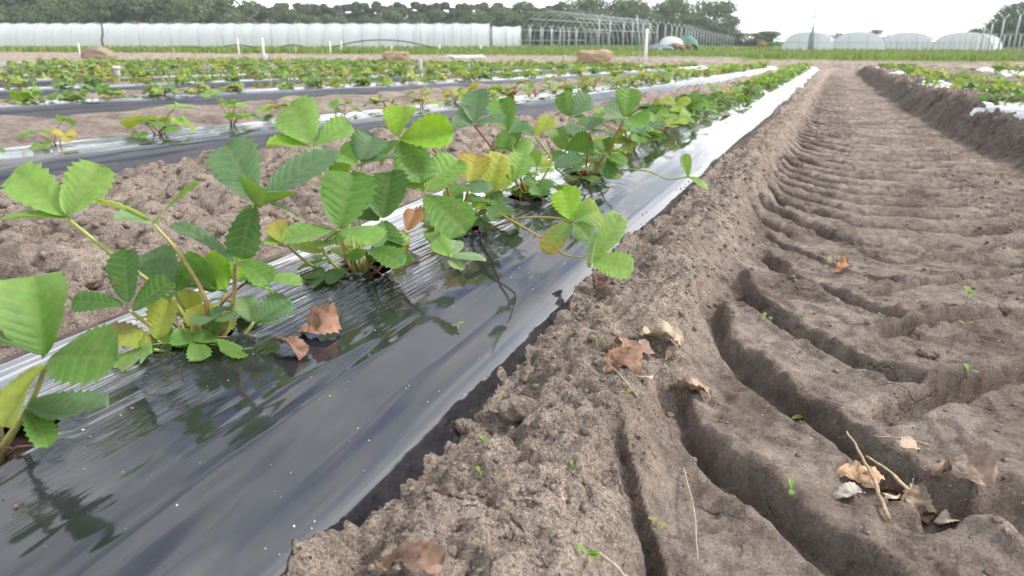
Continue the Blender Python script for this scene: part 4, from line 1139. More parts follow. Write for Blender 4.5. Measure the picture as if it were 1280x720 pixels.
for i, (px, py) in enumerate([(243, 440), (250, 446), (262, 441), (272, 443)]):
    random.seed(90 + i); s = .013
    p = on(px, py, .148); e = empty('seedling', p, i); tag(e, 'tiny round-leaved weed in the hole of the pale-leaved plant', 'seedling', 'weeds in the planting hole')
    b = MB(); b.tube([(0, 0, -.012), (0, 0, s)], .0009, 5, (.3, .38, .12)); obj('stem', b.mesh('stem', M_STALK), e)
    for k in range(3):
        a = k * 2.1; V, F, ve, co = leaflet_geo(s * .8, s * .65, .3, .1, teeth=4, per=2, K=2, wav=0, pucker=0, tint=TINT['x'])
        m, _ = frame((0, 0, 0), (math.cos(a), math.sin(a), .4), (0, 0, 1)); V = V @ np.array(m).T + np.array([0, 0, s])
        obj('seed_leaf', new_mesh('seed_leaf', V, F, M_LEAF, True, {'tint': co, 'vein': [0] * len(V)}), e)

def lump(r, seed, sq=(1, 1, 1), sub=3, rough=.28):
    bm = bmesh.new(); bmesh.ops.create_icosphere(bm, subdivisions=sub, radius=1.0)
    V = np.array([v.co[:] for v in bm.verts]); F = [tuple(v.index for v in f.verts) for f in bm.faces]; bm.free()
    n = fbm(V[:, 0] * 1.3 + V[:, 2] + seed, V[:, 1] * 1.3 - V[:, 2] * .7, seed, 4, .6)
    V = V * (1 + rough * n)[:, None] * np.array(sq) * r
    return V, F
def clod(label, px, py, r, sq, seed):
    p = drop(px, py + 3); V, F = lump(r, seed, sq, 4)
    me = new_mesh('soil_clod', V, F, M_SOIL, True, {'loose': np.full(len(V), .6)})
    tag(obj('soil_clod', me, None, (p[0], p[1], p[2] + r * sq[2] * .55)), label, 'soil clod')
clod('pale oval soil clod resting against the dark film foot', 580, 536, .0105, (1.25, .9, .75), 11)
clod('round grey soil clod at the film edge above the pale oval one', 622, 470, .011, (1, 1, .9), 12)
clod('large soil clod on the berm right of the round grey clod', 650, 515, .020, (1.2, 1, .7), 13)
clod('pale square clod on the ridge at the centre of the tyre track', 1160, 442, .014, (1.2, .9, .7), 14)
clod('dark hollow clod in the furrow at the left picture edge', 12, 312, .024, (1.2, 1, .9), 15)
clod('rounded clod in the furrow below the pale leaves', 112, 352, .020, (1.3, 1, .8), 16)
clod('light clod beside the largest seedling', 1255, 393, .011, (1.2, 1, .8), 17)
# crumbs: countless
small = [lump(1.0, 700 + i, (1, random.uniform(.7, 1), random.uniform(.55, .9)), 1, .35) for i in range(8)]
def crumbs(name, n, xr, yr, hf, size, dens):
    x = rng.uniform(*xr, n); y = yr[0] + (yr[1] - yr[0]) * rng.random(n) ** 1.5
    Z, L = hf(x[None, :], y[None, :]); Z = Z[0]
    keep = rng.random(n) < dens(x, y); V = []; F = []; n0 = 0; lo = []
    for i in np.where(keep)[0]:
        Vl, Fl = small[i % 8]; s = size * (0.35 + 1.9 * rng.random() ** 4) * (1 + y[i] * .15); a = rng.random() * 6.28
        c, sn = math.cos(a), math.sin(a); P = Vl * s
        V.append(np.c_[P[:, 0] * c - P[:, 1] * sn + x[i], P[:, 0] * sn + P[:, 1] * c + y[i], P[:, 2] + Z[i] + s * .25])
        F.extend([tuple(q + n0 for q in f) for f in Fl]); n0 += len(Vl)
    V = np.concatenate(V)
    me = new_mesh(name, V, F, M_SOIL, True, {'loose': np.full(len(V), .55), 'darker': np.zeros(len(V))})
    return stuff(obj(name, me), 'loose crumbs of dry soil', 'soil crumbs')
crumbs('soil_crumbs', 18000, (-.34, .7), (.3, 3.5), path_height, .0026, lambda x, y: np.where(x < -.15, .75, np.where(x > .4, .35, .10)))
crumbs('soil_crumbs', 5000, (-2.0, -1.0), (.4, 4.0), trench_height, .006, lambda x, y: np.full(x.shape, .7))

def film_height(x, y):
    return film_z(x - BED1) + 0.001, (0 * x, 0 * x)
crumbs('soil_crumbs', 2600, (-.47, -.345), (.3, 3.0), film_height, .0011, lambda x, y: 0.9 * np.exp((x + .345) * 45) * (vnoise(y * 5, y * 0, 611) > .35))
crumbs('soil_crumbs', 1500, (-.78, -.50), (.25, 2.0), film_height, .0009, lambda x, y: np.max([np.exp(-(((x - a) / .07) ** 2 + ((y - c) / .09) ** 2)) for a, c in CROWNS1], axis=0) * .9)

# crumpled flap of torn film at the third planting hole, and stubs at others
def film_flap(label, px, py, z, L, W, rz, seed):
    p = on(px, py, z); u, v = np.meshgrid(np.linspace(-1, 1, 22), np.linspace(-1, 1, 14))
    X = u * L / 2 * (1 - .25 * v * v); Y = v * W / 2 * (1 - .3 * u * u) ; Z = W * .45 * (1 - u * u) * (1 - v * v) + .25 * W * fbm(u * 2.4 + seed, v * 2.4, 800 + seed, 4, .6)
    me = grid_mesh('film_flap', X, Y, Z, M_FILM, None, {'streak': np.full(X.shape, .1)})
    o = obj('film_flap', me, None, p); o.rotation_euler = (0, 0, rz); tag(o, label, 'film flap')
film_flap('crumpled black film flap lying at the foot of the broad-leaved plant', 440, 349, .158, .062, .022, .5, 1)
film_flap('small black film flap right of the broad-leaved plant', 512, 322, .158, .036, .018, .2, 2)
film_flap('short black film flap at the left side of the pale-leaved plant hole', 208, 436, .156, .030, .018, .9, 3)

# ------------------------------------------------------------------ stakes, bales
def stake(label, px, ytop, ybot, dist, wpx, m, cap=False, group=None):
    q = onfar(px, dist); zb = CAMZ - (ybot - 51) / FPX * dist * math.cos(PITCH) * 1.0
    h = (ybot - ytop) / FPX * dist; r = wpx / FPX * dist / 2
    b = MB(); b.tube([(0, 0, -.15), (0, 0, h * .5), (0, 0, h - r * .6), (0, 0, h)], [r, r, r, r * .7], 8)
    e = empty('stake', (q.x, q.y, q.z)); obj('post', b.mesh('post', m), e)
    if cap:
        c = MB(); c.tube([(0, 0, h - .001), (0, 0, h + r * .8)], [r * 1.5, r * 1.2], 8); obj('cap', c.mesh('cap', M_WHITEP), e)
    tag(e, label, 'stake', group); return e
def dist_for(ybot, px=640):
    for d in np.arange(6, 70, 0.25):
        q = np.array(onfar(px, d)) - np.array([0, 0, CAMZ])
        if 360 - FPX * (q @ _u) / (q @ _f) <= ybot: return float(d)
    return 70.0
for i, (px, yt, yb, wp, m, cap, lab) in enumerate([
    (97, 55, 72, 2.0, M_WHITEP, 0, 'thin white stake left of the brown straw heap'), (140, 86, 101, 7, M_GREYP, 1, 'short white-capped stub post in the leftmost rows'),
    (297, 50, 69, 2.2, M_WHITEP, 0, 'white stake left of the sleeved stake'), (328, 50, 80, 3.0, M_WHITEP, 0, 'taller white stake standing in a grey sleeve'),
    (412, 52, 67, 2.2, M_WHITEP, 0, 'left one of the close pair of white stakes'), (426, 52, 67, 2.2, M_WHITEP, 0, 'right one of the close pair of white stakes'),
    (489, 58, 66, 2.2, M_WHITEP, 0, 'short white stake just behind the left straw bale'), (549, 57, 64, 2.4, M_WHITEP, 0, 'short white stake right of the left straw bale'),
    (524, 74, 93, 6, M_GREYP, 0, 'grey stub post in front of the left straw bale'), (585, 80, 89, 3.5, M_GREYP, 0, 'small grey stub post between the two bales'),
    (639, 78, 88, 3.5, M_GREYP, 0, 'small grey stub post left of the right bale'), (706, 70, 83, 4.5, M_GREYP, 0, 'grey stub post at the left of the right bale'),
    (808, 40, 80, 4.0, M_WHITEP, 0, 'tall white stake right of the right straw bale'), (800, 69, 79, 2.5, M_GREYP, 0, 'short grey stake beside the tall white stake'),
    (758, 73, 81, 3.0, M_GREYP, 0, 'small grey stake before the right straw bale'), (601, 57, 63, 2.4, M_WHITEP, 0, 'small white stake far behind between the bales')]):
    e = stake(lab, px, yt, yb, dist_for(yb, px), wp, m, cap)
    if i == 3:
        b = MB(); b.tube([(0, 0, -.1), (0, 0, .10), (0, 0, .22)], [.085, .08, .075], 10); obj('sleeve', b.mesh('sleeve', M_GREYP), e)
def bale(label, px, ytop, ybot, wpx, seed, heap=False, name='straw_bale'):
    random.seed(seed); d = dist_for(ybot, px); q = onfar(px, d); Wd = wpx / FPX * d; Hh = 0.8 * (ybot - ytop) / FPX * d
    bm = bmesh.new(); bmesh.ops.create_cube(bm, size=1.0); bmesh.ops.subdivide_edges(bm, edges=bm.edges[:], cuts=9, use_grid_fill=True)
    V = np.array([v.co[:] for v in bm.verts]); F = [tuple(v.index for v in f.verts) for f in bm.faces]; bm.free()
    if heap:
        V[:, 2] = (V[:, 2] + .5) * (1 - .75 * np.abs(V[:, 0] * 2) ** 2.2) - .5
    else:
        r = np.linalg.norm(V * 2, ord=6, axis=1); V = V / np.maximum(r, .6)[:, None] * np.clip(r, 0, 1.0)[:, None]
    V[:, 2] += .5; n = fbm(V[:, 0] * 5 + seed, V[:, 1] * 5 + V[:, 2] * 6, 900 + seed, 4, .65)
    V = V * np.array([Wd, Wd * .6, Hh]) * (1 + .30 * n)[:, None]
    e = empty(name, q, YAW + random.uniform(-.15, .15)); tag(e, label, 'straw heap' if heap else 'straw bale')
    cols = [(.38 + .16 * a, .28 + .12 * a, .18 + .07 * a) for a in n] if not heap else [(.33 + .08 * a, .25 + .05 * a, .19 + .03 * a) for a in n]
    obj('bale_body' if not heap else 'heap_body', new_mesh('bale_body', V, F, M_STRAW, True, {'tint': cols}), e)
    b = MB()
    for i in range(420):
        p = V[random.randrange(len(V))]; a = random.uniform(0, 6.28); l = random.uniform(.03, .09)
        dv = np.array([math.cos(a), math.sin(a) * .6, random.uniform(-.5, .6)]) * l
        b.tube([p - dv * .5, p + dv], .0028, 3, jit((.55, .40, .22), .3), cap=False)
    s = obj('loose_straw', b.mesh('loose_straw', M_STRAW), e); s['kind'] = 'stuff'
    if not heap:
        for xx in (-.25, .25):
            b = MB(); w2, h2 = Wd * .6 / 2 * 1.03, Hh * 1.02
            b.tube([(xx * Wd, -w2, 0), (xx * Wd, -w2, h2), (xx * Wd, w2, h2), (xx * Wd, w2, 0)], .006, 5, (.35, .3, .2)); obj('twine', b.mesh('twine', M_STRAW), e)
bale('small straw bale standing behind the grey stub post', 495, 63, 80, 30, 3)
bale('larger straw bale left of the tall white stake', 744, 63, 81, 40, 4)
bale('low grey-brown straw heap below the dark bent pole', 120, 57, 74, 34, 5, True, 'straw_heap')

# ------------------------------------------------------------------ tunnels and posts behind
def basis(px, dist, yaw_off=0.0):
    q = onfar(px, dist); e = YAW + yaw_off
    return q, e
def y_post(label, px, ytop, ybot, dist, group, r=.03, arms=True, name='tunnel_post'):
    q = onfar(px, dist); zb = CAMZ - (ybot - 51) * dist / FPX; h = (ybot - ytop) / FPX * dist
    e = empty(name, (q.x, q.y, zb), YAW); tag(e, label, 'post', group)
    b = MB(); b.tube([(0, 0, -.4), (random.uniform(-.02, .02), 0, h * .5), (0, 0, h * .88)], r, 6); obj('post', b.mesh('post', M_STEEL), e)
    if arms:
        for s in (-1, 1):
            b = MB(); b.tube([(0, 0, h * .86), (s * h * .06, 0, h * .93), (s * h * .11, 0, h)], r * .75, 5); obj('arm', b.mesh('arm', M_STEEL), e)
def tunnel_cover(L, R, Hh, pitch, sag, nseg=14, straight=.35):
    nx = int(L / pitch) * 6 + 1
    u = np.linspace(0, 1, nseg * 2 + 1); prof = []
    for a in u:
        t = math.pi * a; cx = -math.cos(t); sz = math.sin(t)
        prof.append((math.copysign(abs(cx) ** .8, cx) * R, Hh * (sz ** .72)))
    prof = np.array(prof); xs = np.linspace(-L / 2, L / 2, nx)
    k = 1 - sag * np.abs(np.sin(np.pi * (xs + L / 2) / pitch)) ** 1.2
    X = np.repeat(xs[:, None], len(prof), 1); Yv = prof[None, :, 0] * (0.6 + .4 * k[:, None]); Z = prof[None, :, 1] * k[:, None]
    Z = Z + .012 * fbm(X * 1.3, Yv * 2, 77, 3)
    return grid_mesh('cover', X, Yv, Z, M_COVER), prof
def wall_mesh(prof, x, name='end_wall'):
    V = [(x, a, b) for a, b in prof] + [(x, 0, 0)]; n = len(prof)
    return new_mesh(name, V, [(i, i + 1, n) for i in range(n - 1)], M_COVER, False)
def hoop(prof, x, r, n=6):
    b = MB(); b.tube([(x, a, z) for a, z in prof], r, n); return b.mesh('hoop', M_STEEL)
# long white tunnel across the left, seen from its side
D0 = 88.0
def long_tunnel(label, px0, px1, ytop, ybot, dist, pitch):
    a = onfar(px0, dist); b_ = onfar(px1, dist); c = (a + b_) / 2; zb = CAMZ - (ybot - 51) * dist / FPX
    L = (b_ - a).length; Hh = (ybot - ytop) / FPX * dist
    e = empty('poly_tunnel', (c.x, c.y, zb), YAW); tag(e, label, 'poly tunnel', 'white film tunnels behind the field')
    me, prof = tunnel_cover(L, 2.4, Hh, pitch, .05); obj('cover', me, e)
    for s in (-1, 1): obj('end_wall', wall_mesh(prof, s * L / 2 * .999), e)
    n = int(L / pitch)
    hm = hoop(prof * 1.006, 0, .018, 5)
    for i in range(n + 1):
        o = obj('hoop', hm, e, (-L / 2 + i * L / n, 0, 0))
long_tunnel('long white film tunnel running across the left background', -140, 612, 30, 58.5, D0, 2.05)
long_tunnel('short lower white tunnel at the right end of the long one', 616, 651, 33.5, 59.5, D0 + 3, 1.6)
random.seed(33)
for px, yt in [(175, 29), (214, 32), (249, 31), (279, 33), (307, 36), (332, 38), (340, 27), (360, 38), (374, 27), (403, 31), (429, 33), (453, 32), (474, 34), (497, 36), (517, 37), (526, 27), (535, 36), (555, 30), (577, 30), (596, 31), (614, 32), (632, 33), (641, 40)]:
    y_post('thin grey post standing before the long white tunnel', px, yt, 59, D0 - 5.2, 'posts before the long white tunnel', .045, yt < 31)
q = onfar(128, D0 - 6); b = MB(); b.tube([(0, 0, -.3), (-.05, 0, .8), (.15, 0, 1.3), (.22, 0, 2.0), (.2, 0, 2.55)], [.13, .12, .12, .1, .09], 8)
o = obj('bent_pole', b.mesh('bent_pole', M_BARK), None, (q.x, q.y, CAMZ - 7.5 * 82 / FPX)); o.rotation_euler = (0, 0, YAW); tag(o, 'dark crooked pole in front of the long white tunnel', 'pole')
for lab, (x0, x1, yy, bow) in {'black hose arched before the tunnel, left of the sleeved stake': (268, 325, 55, 6), 'black hose bow between the sleeved stake and stake pair': (343, 386, 57, 6),
                               'long black hose sloping down to the right before the tunnel': (405, 548, 58, 12), 'dark low hose heap by the field edge at left': (215, 262, 58, 4)}.items():
    a = onfar(x0, 62); c = onfar(x1, 62); m = (a + c) / 2; b = MB(); hh = bow / FPX * 62
    P = bez(np.array([a.x, a.y, a.z + .02]), np.array([m.x, m.y, m.z + 2 * hh]), np.array([c.x, c.y, c.z + .02]), 14)
    b.tube([p - np.array(a) for p in P], .045, 6); o = obj('irrigation_hose', b.mesh('irrigation_hose', M_HOSE), None, a); tag(o, lab, 'hose')
# bare steel tunnel frame
def frame_tunnel():
    a = onfar(690, 66); e = empty('bare_tunnel', (a.x, a.y, CAMZ - 10 * 66 / FPX), YAW + math.radians(66)); tag(e, 'bare arched steel tunnel frame without film, before the tree line', 'tunnel frame')
    Hh, R, L, n = 3.2, 3.2, 27.0, 17
    prof = np.array([(-math.copysign(abs(math.cos(math.pi * u)) ** .9, math.cos(math.pi * u)) * R, Hh * math.sin(math.pi * u) ** .75) for u in np.linspace(0, 1, 23)])
    hm = MB(); hm.tube([(0, p, z) for p, z in prof], .026, 6); hm = hm.mesh('hoop', M_STEEL)
    for i in range(n): obj('hoop', hm, e, (i * L / (n - 1), 0, 0))
    for p, z in [prof[11], prof[6], prof[16], prof[3], prof[19]]:
        b = MB(); b.tube([(0, p, z), (L, p, z)], .03, 5); obj('purlin', b.mesh('purlin', M_STEEL), e)
    for yy in np.linspace(-2.2, 2.2, 5):
        b = MB(); b.tube([(0, yy, 0), (0, yy, 1.9)], .04, 5); obj('end_post', b.mesh('end_post', M_STEEL), e)
    b = MB(); b.tube([(0, -R, .75), (0, R, .75)], .03, 5); obj('cross_rail', b.mesh('cross_rail', M_STEEL), e)
frame_tunnel()
for px, yt in [(663, 32), (678, 33), (689, 33), (700, 34), (711, 35), (721, 35)]:
    y_post('Y-topped grey post at the near end of the bare tunnel frame', px, yt, 60.5, 62, 'posts before the bare frame', .05)
for px, yt, yb, dd in [(748, 20, 62, 55), (762, 22, 62, 58), (779, 24, 62.5, 60), (790, 24, 62.5, 62), (803, 26, 62, 64), (812, 26, 62, 66), (821, 28, 62, 68), (831, 29, 62, 70), (839, 30, 62, 73), (845, 31, 62, 76), (851, 32, 62, 79)]:
    y_post('tall Y-topped grey post in the line right of the bare frame', px, yt, yb, dd, 'tall posts right of the bare frame', .055)
for i in range(26):
    t = i / 25; px = 857 + t * 93
    y_post('small Y-topped post in the row receding to the yellow shrub', px, 32 + 20 * t ** .8, 62 - 1.0 * t, 80 + 60 * t, 'receding small posts', .05)
e0 = onfar(800, 58); b = MB(); b.tube([(0, 0, 0), (-.15, 0, 1.3), (-.35, 0, 2.6)], .05, 6); o = obj('leaning_pole', b.mesh('leaning_pole', M_STEEL), None, (e0.x, e0.y, CAMZ - 11 * 58 / FPX)); o.rotation_euler = (0, 0, YAW); tag(o, 'grey pole leaning left behind the tall white stake', 'pole')
# covered heaps
def tarp(label, px0, px1, ytop, ybot, dist, m, sq, seed, name, parts=None):
    c = onfar((px0 + px1) / 2, dist); Wd = (px1 - px0) / FPX * dist; Hh = (ybot - ytop) / FPX * dist; zb = CAMZ - (ybot - 51) * dist / FPX
    u, v = np.meshgrid(np.linspace(0, 1, 33), np.linspace(-1, 1, 17))
    X = -np.cos(np.pi * u) * Wd / 2 * (1 - .15 * v * v); Z = Hh * np.sin(np.pi * u) ** sq * (1 - .55 * np.abs(v) ** 3); Yv = v * Wd * .4
    f = 1 + .10 * fbm(X * 2.2 + seed, Yv * 2.2 + Z * 2, 950 + seed, 4, .6); X = X * f; Z = Z * f
    e = empty(name, (c.x, c.y, zb), YAW); tag(e, label, 'covered heap'); obj('tarp', grid_mesh('tarp', X, Yv, Z, m), e)
    for pn, pm, (x, y, z), s in parts or []:
        V, F = lump(1, seed + 3, s, 3, .25); obj(pn, new_mesh(pn, V, F, pm, True), e, (x * Wd, y * Wd, z * Hh))
tarp('low blue-grey sheet spread left of the white covered heap', 810, 842, 55, 62.5, 57, M_BLUET, .8, 1, 'covered_heap')
tarp('white film-covered heap with brown sacks showing at its foot', 824, 854, 45.5, 62.5, 60, M_COVER, .55, 2, 'covered_heap', [('sack', M_BROWN, (.1, -.42, .25), (.45, .3, .3)), ('sack', M_BROWN, (.3, -.40, .2), (.4, .3, .28))])
tarp('green tarp-covered heap with red sack, right of the white heap', 847, 873, 45, 63, 62, M_GREENT, .6, 3, 'covered_heap', [('sack', simple('red_sack', (.28, .12, .08), .8), (-.05, -.40, .3), (.24, .18, .25))])
# white round tunnels at right
def end_tunnel(label, px0, px1, ytop, ybot, dist, L, yaw_off, frame=True):
    c = onfar((px0 + px1) / 2, dist); zb = CAMZ - (ybot - 51) * dist / FPX; R = (px1 - px0) / FPX * dist / 2; Hh = (ybot - ytop) / FPX * dist
    e = empty('poly_tunnel', (c.x, c.y, zb), YAW + math.pi / 2 + yaw_off); tag(e, label, 'poly tunnel', 'round white tunnels at right')
    me, prof = tunnel_cover(L, R, Hh, 2.0, .02); o = obj('cover', me, e, (L / 2, 0, 0))
    obj('end_wall', wall_mesh(prof * .985, .05), e)
    hm = hoop(prof * 1.01, 0, .018, 5)
    for i in range(5): obj('hoop', hm, e, (i * L / 4, 0, 0))
    for yy in (-.35, .35):
        b = MB(); b.tube([(-.04, yy * R, 0), (-.04, yy * R, Hh * .86)], .02, 5); obj('door_post', b.mesh('door_post', M_STEEL), e)
    b = MB(); b.tube([(-.045, -R * .93, Hh * .5), (-.045, R * .93, Hh * .5)], .018, 5); obj('rail', b.mesh('rail', M_STEEL), e)
end_tunnel('leftmost round white tunnel, behind the grey mast', 980, 1041, 40.5, 65, 74, 12, -.42)
end_tunnel('second round white tunnel from the grey mast', 1042, 1104, 40.5, 65.5, 74, 12, -.42)
end_tunnel('third round white tunnel from the grey mast', 1104, 1164, 41, 65.5, 74, 12, -.42)
end_tunnel('rightmost round white tunnel with long flat side', 1170, 1236, 41, 66, 70, 14, -.62)
random.seed(44)
for i in range(20):
    px = 1108 + i * 6.6; t = i / 19
    y_post('thin post of the row before the round white tunnels', px, 45 - 9 * t, 65.5, 62 - 6 * t, 'posts before the round tunnels', .028, False)
for px, yt, dd in [(1228, 28, 50), (1237, 26, 47), (1250, 20, 44), (1269, 15, 40), (1281, 13, 38)]:
    y_post('tall Y-topped grey post at the right picture edge', px, yt, 65.5, dd, 'tall posts at the right edge', .05)
for px in (1242, 1255, 1262, 1275):
    y_post('shorter Y-topped post among the tall ones at the right edge', px, 43, 64, 60, 'short posts at the right edge', .05)
q = onfar(1014.5, 66); e = empty('mast', (q.x, q.y, CAMZ - 14 * 66 / FPX), YAW); tag(e, 'grey tapering mast with thin ragged top, before the round tunnels', 'mast')
b = MB(); b.tube([(0, 0, -.2), (0, 0, 1.45), (0, 0, 1.8), (0, 0, 2.35)], [.28, .26, .14, .09], 10); obj('shaft', b.mesh('shaft', M_MAST), e)
b = MB(); b.tube([(0, 0, 2.3), (.03, 0, 2.8), (.02, 0, 3.5)], [.06, .05, .035], 6); obj('rod', b.mesh('rod', M_MAST), e)
for z, s in ((2.75, .12), (2.95, -.1), (3.2, .12)):
    b = MB(); b.tube([(0, 0, z), (s, 0, z + .08), (s * .8, 0, z + .22)], [.06, .05, .03], 5); obj('bracket', b.mesh('bracket', M_MAST), e)

# ------------------------------------------------------------------ far strips, grass
for i, (x0, y0, x1, y1) in enumerate([(560, 72.5, 600, 72), (640, 71, 722, 69), (745, 70, 800, 68), (905, 69, 932, 67), (1068, 69.5, 1096, 69.5), (967, 69, 974, 69), (1130, 71, 1200, 71.5)]):
    a = np.array(onfar(x0, dist_for(y0, x0))); c = np.array(onfar(x1, dist_for(y1, x1))); d = c - a; L = float(np.linalg.norm(d[:2])); u, v = np.meshgrid(np.linspace(0, 1, 16), np.linspace(-1, 1, 9))
    nrm = np.array([-d[1], d[0]]) / L
    X = u * d[0] + nrm[0] * v * .3; Yv = u * d[1] + nrm[1] * v * .3; Z = .07 * np.sqrt(np.clip(1 - v * v, 0, 1)) + .03 * fbm(u * 9, v * 3, 970 + i, 3)
    base = Vector((a[0], a[1], gz((a[0] + c[0]) / 2, (a[1] + c[1]) / 2) + .02))
    o = obj('film_strip', grid_mesh('film_strip', X, Yv, Z, M_COVER), None, base)
    tag(o, 'pale strip of film on the ground beyond the dark soil band', 'plastic film', 'pale film strips beyond the soil band')
random.seed(3)
def blades(name, n, region, hmin, hmax, cols, label, wid=.03):
    V = []; F = []; C = []; k = 0
    for i in range(n):
        x, y = region(); z = gz_fast(x, y)
        a = random.uniform(0, 3.14); h = random.uniform(hmin, hmax); wv = wid * random.uniform(.6, 1.5); lx, ly = random.uniform(-.5, .5) * h, random.uniform(-.5, .5) * h
        ca, sa = math.cos(a) * wv, math.sin(a) * wv
        V += [(x - ca, y - sa, z - .02), (x + ca, y + sa, z - .02), (x + ca * .7 + lx * .5, y + sa * .7 + ly * .5, z + h * .6), (x - ca * .7 + lx * .5, y - sa * .7 + ly * .5, z + h * .6), (x + lx, y + ly, z + h)]
        F += [(k, k + 1, k + 2, k + 3), (k + 3, k + 2, k + 4)]; k += 5
        C += [jit(random.choice(cols), .2)] * 5
    me = new_mesh(name, V, F, M_GRASS, True, {'tint': C, 'vein': [0.0] * len(V)})
    return stuff(obj(name, me), label, 'grass')
_gi = {}
def gz_fast(x, y):
    key = (round(x * 2), round(y * 2))
    if key not in _gi: _gi[key] = gz(key[0] / 2, key[1] / 2)
    return _gi[key]
def reg_field():
    while True:
        d = 30 + 34 * random.random() ** 1.1; px = random.uniform(-80, 1360); q = onxy(px, d)
        if q[1] > 24.5: return q
def onxy(px, d):
    q = np.array([-math.sin(YAW), math.cos(YAW), 0]) * d / math.cos(PITCH) + _r * (px - 640) / FPX * d
    return float(q[0]), float(q[1])
GC = [(.15, .24, .05), (.20, .29, .07), (.12, .20, .04), (.26, .27, .09)]
blades('grass', 26000, reg_field, .10, .30, GC, 'strip of low green grass and crops before the tunnels', .05)
def reg_left():
    while True:
        k = random.choice((3, 4, 4, 5, 5, 6, 7, 8, 9)); y = random.uniform(5.5, 18); x = float(row_x(k, y)) + random.gauss(0, .42)
        if x < float(row_x(1, y)) - .5 and y > -.5 * x: return x, y
blades('weeds', 9000, reg_left, .03, .10, GC + [(.30, .26, .08), (.30, .34, .08)], 'low weeds and runner leaves between the left rows', .022)
def reg_far():
    d = 55 + 45 * random.random(); px = random.uniform(-80, 1360); return onxy(px, d)
blades('grass', 9000, reg_far, .1, .35, GC, 'far grass around the tunnels', .08)

# ------------------------------------------------------------------ trees
def crown_mesh(Hc, Wc, seed, kind, n=1500):
    random.seed(seed); V = []; F = []; C = []; k = 0
    lobes = []
    nl = 16 if kind == 'round' else 22
    for i in range(nl):
        t = random.random()
        rad = (math.sin(math.pi * min(1, .12 + t * .85)) ** .7 if kind == 'round' else (1 - t ** 1.8) * .9 + .06) * Wc / 2
        a = random.uniform(0, 6.28); rr = rad * random.uniform(.35, .85)
        lobes.append((rr * math.cos(a), rr * math.sin(a), Hc * (.04 + .9 * t), random.uniform(.2, .36) * Wc * (1 if kind == 'round' else (1.1 - .6 * t)), random.uniform(.68, 1.25)))
    base = {'round': (.105, .155, .065), 'pine': (.092, .132, .066)}[kind]
    for i in range(n):
        lx, ly, lz, lr, sh = random.choice(lobes)
        d = Vector((random.gauss(0, 1), random.gauss(0, 1), random.gauss(0, 1))).normalized() * lr * random.uniform(.6, 1.05) ** .6
        p = Vector((lx, ly, lz)) + Vector((d.x, d.y, d.z * .8)); s = random.uniform(.09, .19) * (1 if Wc > 3 else .8)
        nrm = (d.normalized() + Vector((random.uniform(-.6, .6), random.uniform(-.6, .6), random.uniform(-.2, .8)))).normalized()
        a = nrm.orthogonal().normalized(); bb = nrm.cross(a); g = random.uniform(0, 6.28); a2 = a * math.cos(g) + bb * math.sin(g); b2 = nrm.cross(a2)
        V += [p - a2 * s - b2 * s * .5, p + a2 * s * .2 - b2 * s, p + a2 * s * 1.1 + b2 * s * .2, p - a2 * s * .1 + b2 * s * .9]
        F.append((k, k + 1, k + 2, k + 3)); k += 4
        c = jit(tuple(v * sh for v in base), .18); C += [c] * 4
    return new_mesh('crown', V, F, M_TREE, False, {'tint': C, 'vein': [0.0] * len(V)})
def trunk_mesh(h, r, seed, kind):
    random.seed(seed); b = MB(); P = [(0, 0, -.3), (random.uniform(-.1, .1), 0, h * .35), (random.uniform(-.15, .15), random.uniform(-.1, .1), h * .7), (0, 0, h)]
    b.tube(spline(P, 3), [r * (1.15 - i * .1) for i in range(10)], 7)
    for i in range(7):
        z = h * random.uniform(.35, .9); a = random.uniform(0, 6.28); l = h * .22
        b.tube([(0, 0, z), (l * .5 * math.cos(a), l * .5 * math.sin(a), z + l * .3), (l * math.cos(a), l * math.sin(a), z + l * .5)], [r * .35, r * .25, r * .1], 5)
    return b.mesh('trunk', M_BARK)
TR = {}
for kind in ('round', 'pine'):
    TR[kind] = [(crown_mesh(6.6 if kind == 'round' else 6.8, 5.0 if kind == 'round' else 3.6, 50 + i, kind, 3200), trunk_mesh(5.6, .16, 60 + i, kind)) for i in range(5)]
random.seed(77)
def tree(px, ytop, dist, kind, label, group, wide=1.0, name=None):
    q = onfar(px, dist); h = (58 - ytop) / FPX * dist; s = h / 7.0
    e = empty(name or ('pine_tree' if kind == 'pine' else 'leafy_tree'), (q.x, q.y, q.z - .1), random.uniform(0, 6.28)); e.scale = (s * wide, s * wide, s)
    tag(e, label, 'tree', group); c, t = random.choice(TR[kind])
    obj('crown', c, e, (0, 0, .35)); obj('trunk', t, e)
px = -40
while px < 285:                          # tall wood at the left, running out of the picture
    tree(px, random.uniform(-34, -16), random.uniform(116, 124), 'round', 'tall dark leafy tree in the wood at upper left', 'tall wood at upper left', 1.15); px += random.uniform(13, 18)
px = -30
while px < 290:
    tree(px, random.uniform(-8, 6), random.uniform(104, 110), random.choice(('pine', 'round')), 'lower leafy tree at the front of the upper left wood', 'front trees of the upper left wood', 1.2); px += random.uniform(15, 22)
px = 268
while px < 700:
    tree(px, random.uniform(5, 14), random.uniform(132, 140), 'pine' if random.random() < .9 else 'round', 'pointed tree in the tree line above the white tunnel', 'tree line above the white tunnel', 1.25); px += random.uniform(7, 10)
px = 262
while px < 915:
    tree(px, random.uniform(16, 27), random.uniform(124, 130), 'round', 'low bushy tree along the foot of the tree line', 'low trees along the tree line', 1.3); px += random.uniform(14, 20)
px = 700
while px < 800:
    tree(px, random.uniform(0, 9), random.uniform(128, 136), 'round', 'taller leafy tree behind the bare tunnel frame', 'trees behind the bare frame', 1.05); px += random.uniform(10, 14)
px = 800
while px < 906:
    tree(px, random.uniform(4, 14), random.uniform(126, 134), 'round', 'leafy tree at the right end of the tree line', 'trees at the right end of the line', 1.05); px += random.uniform(10, 14)
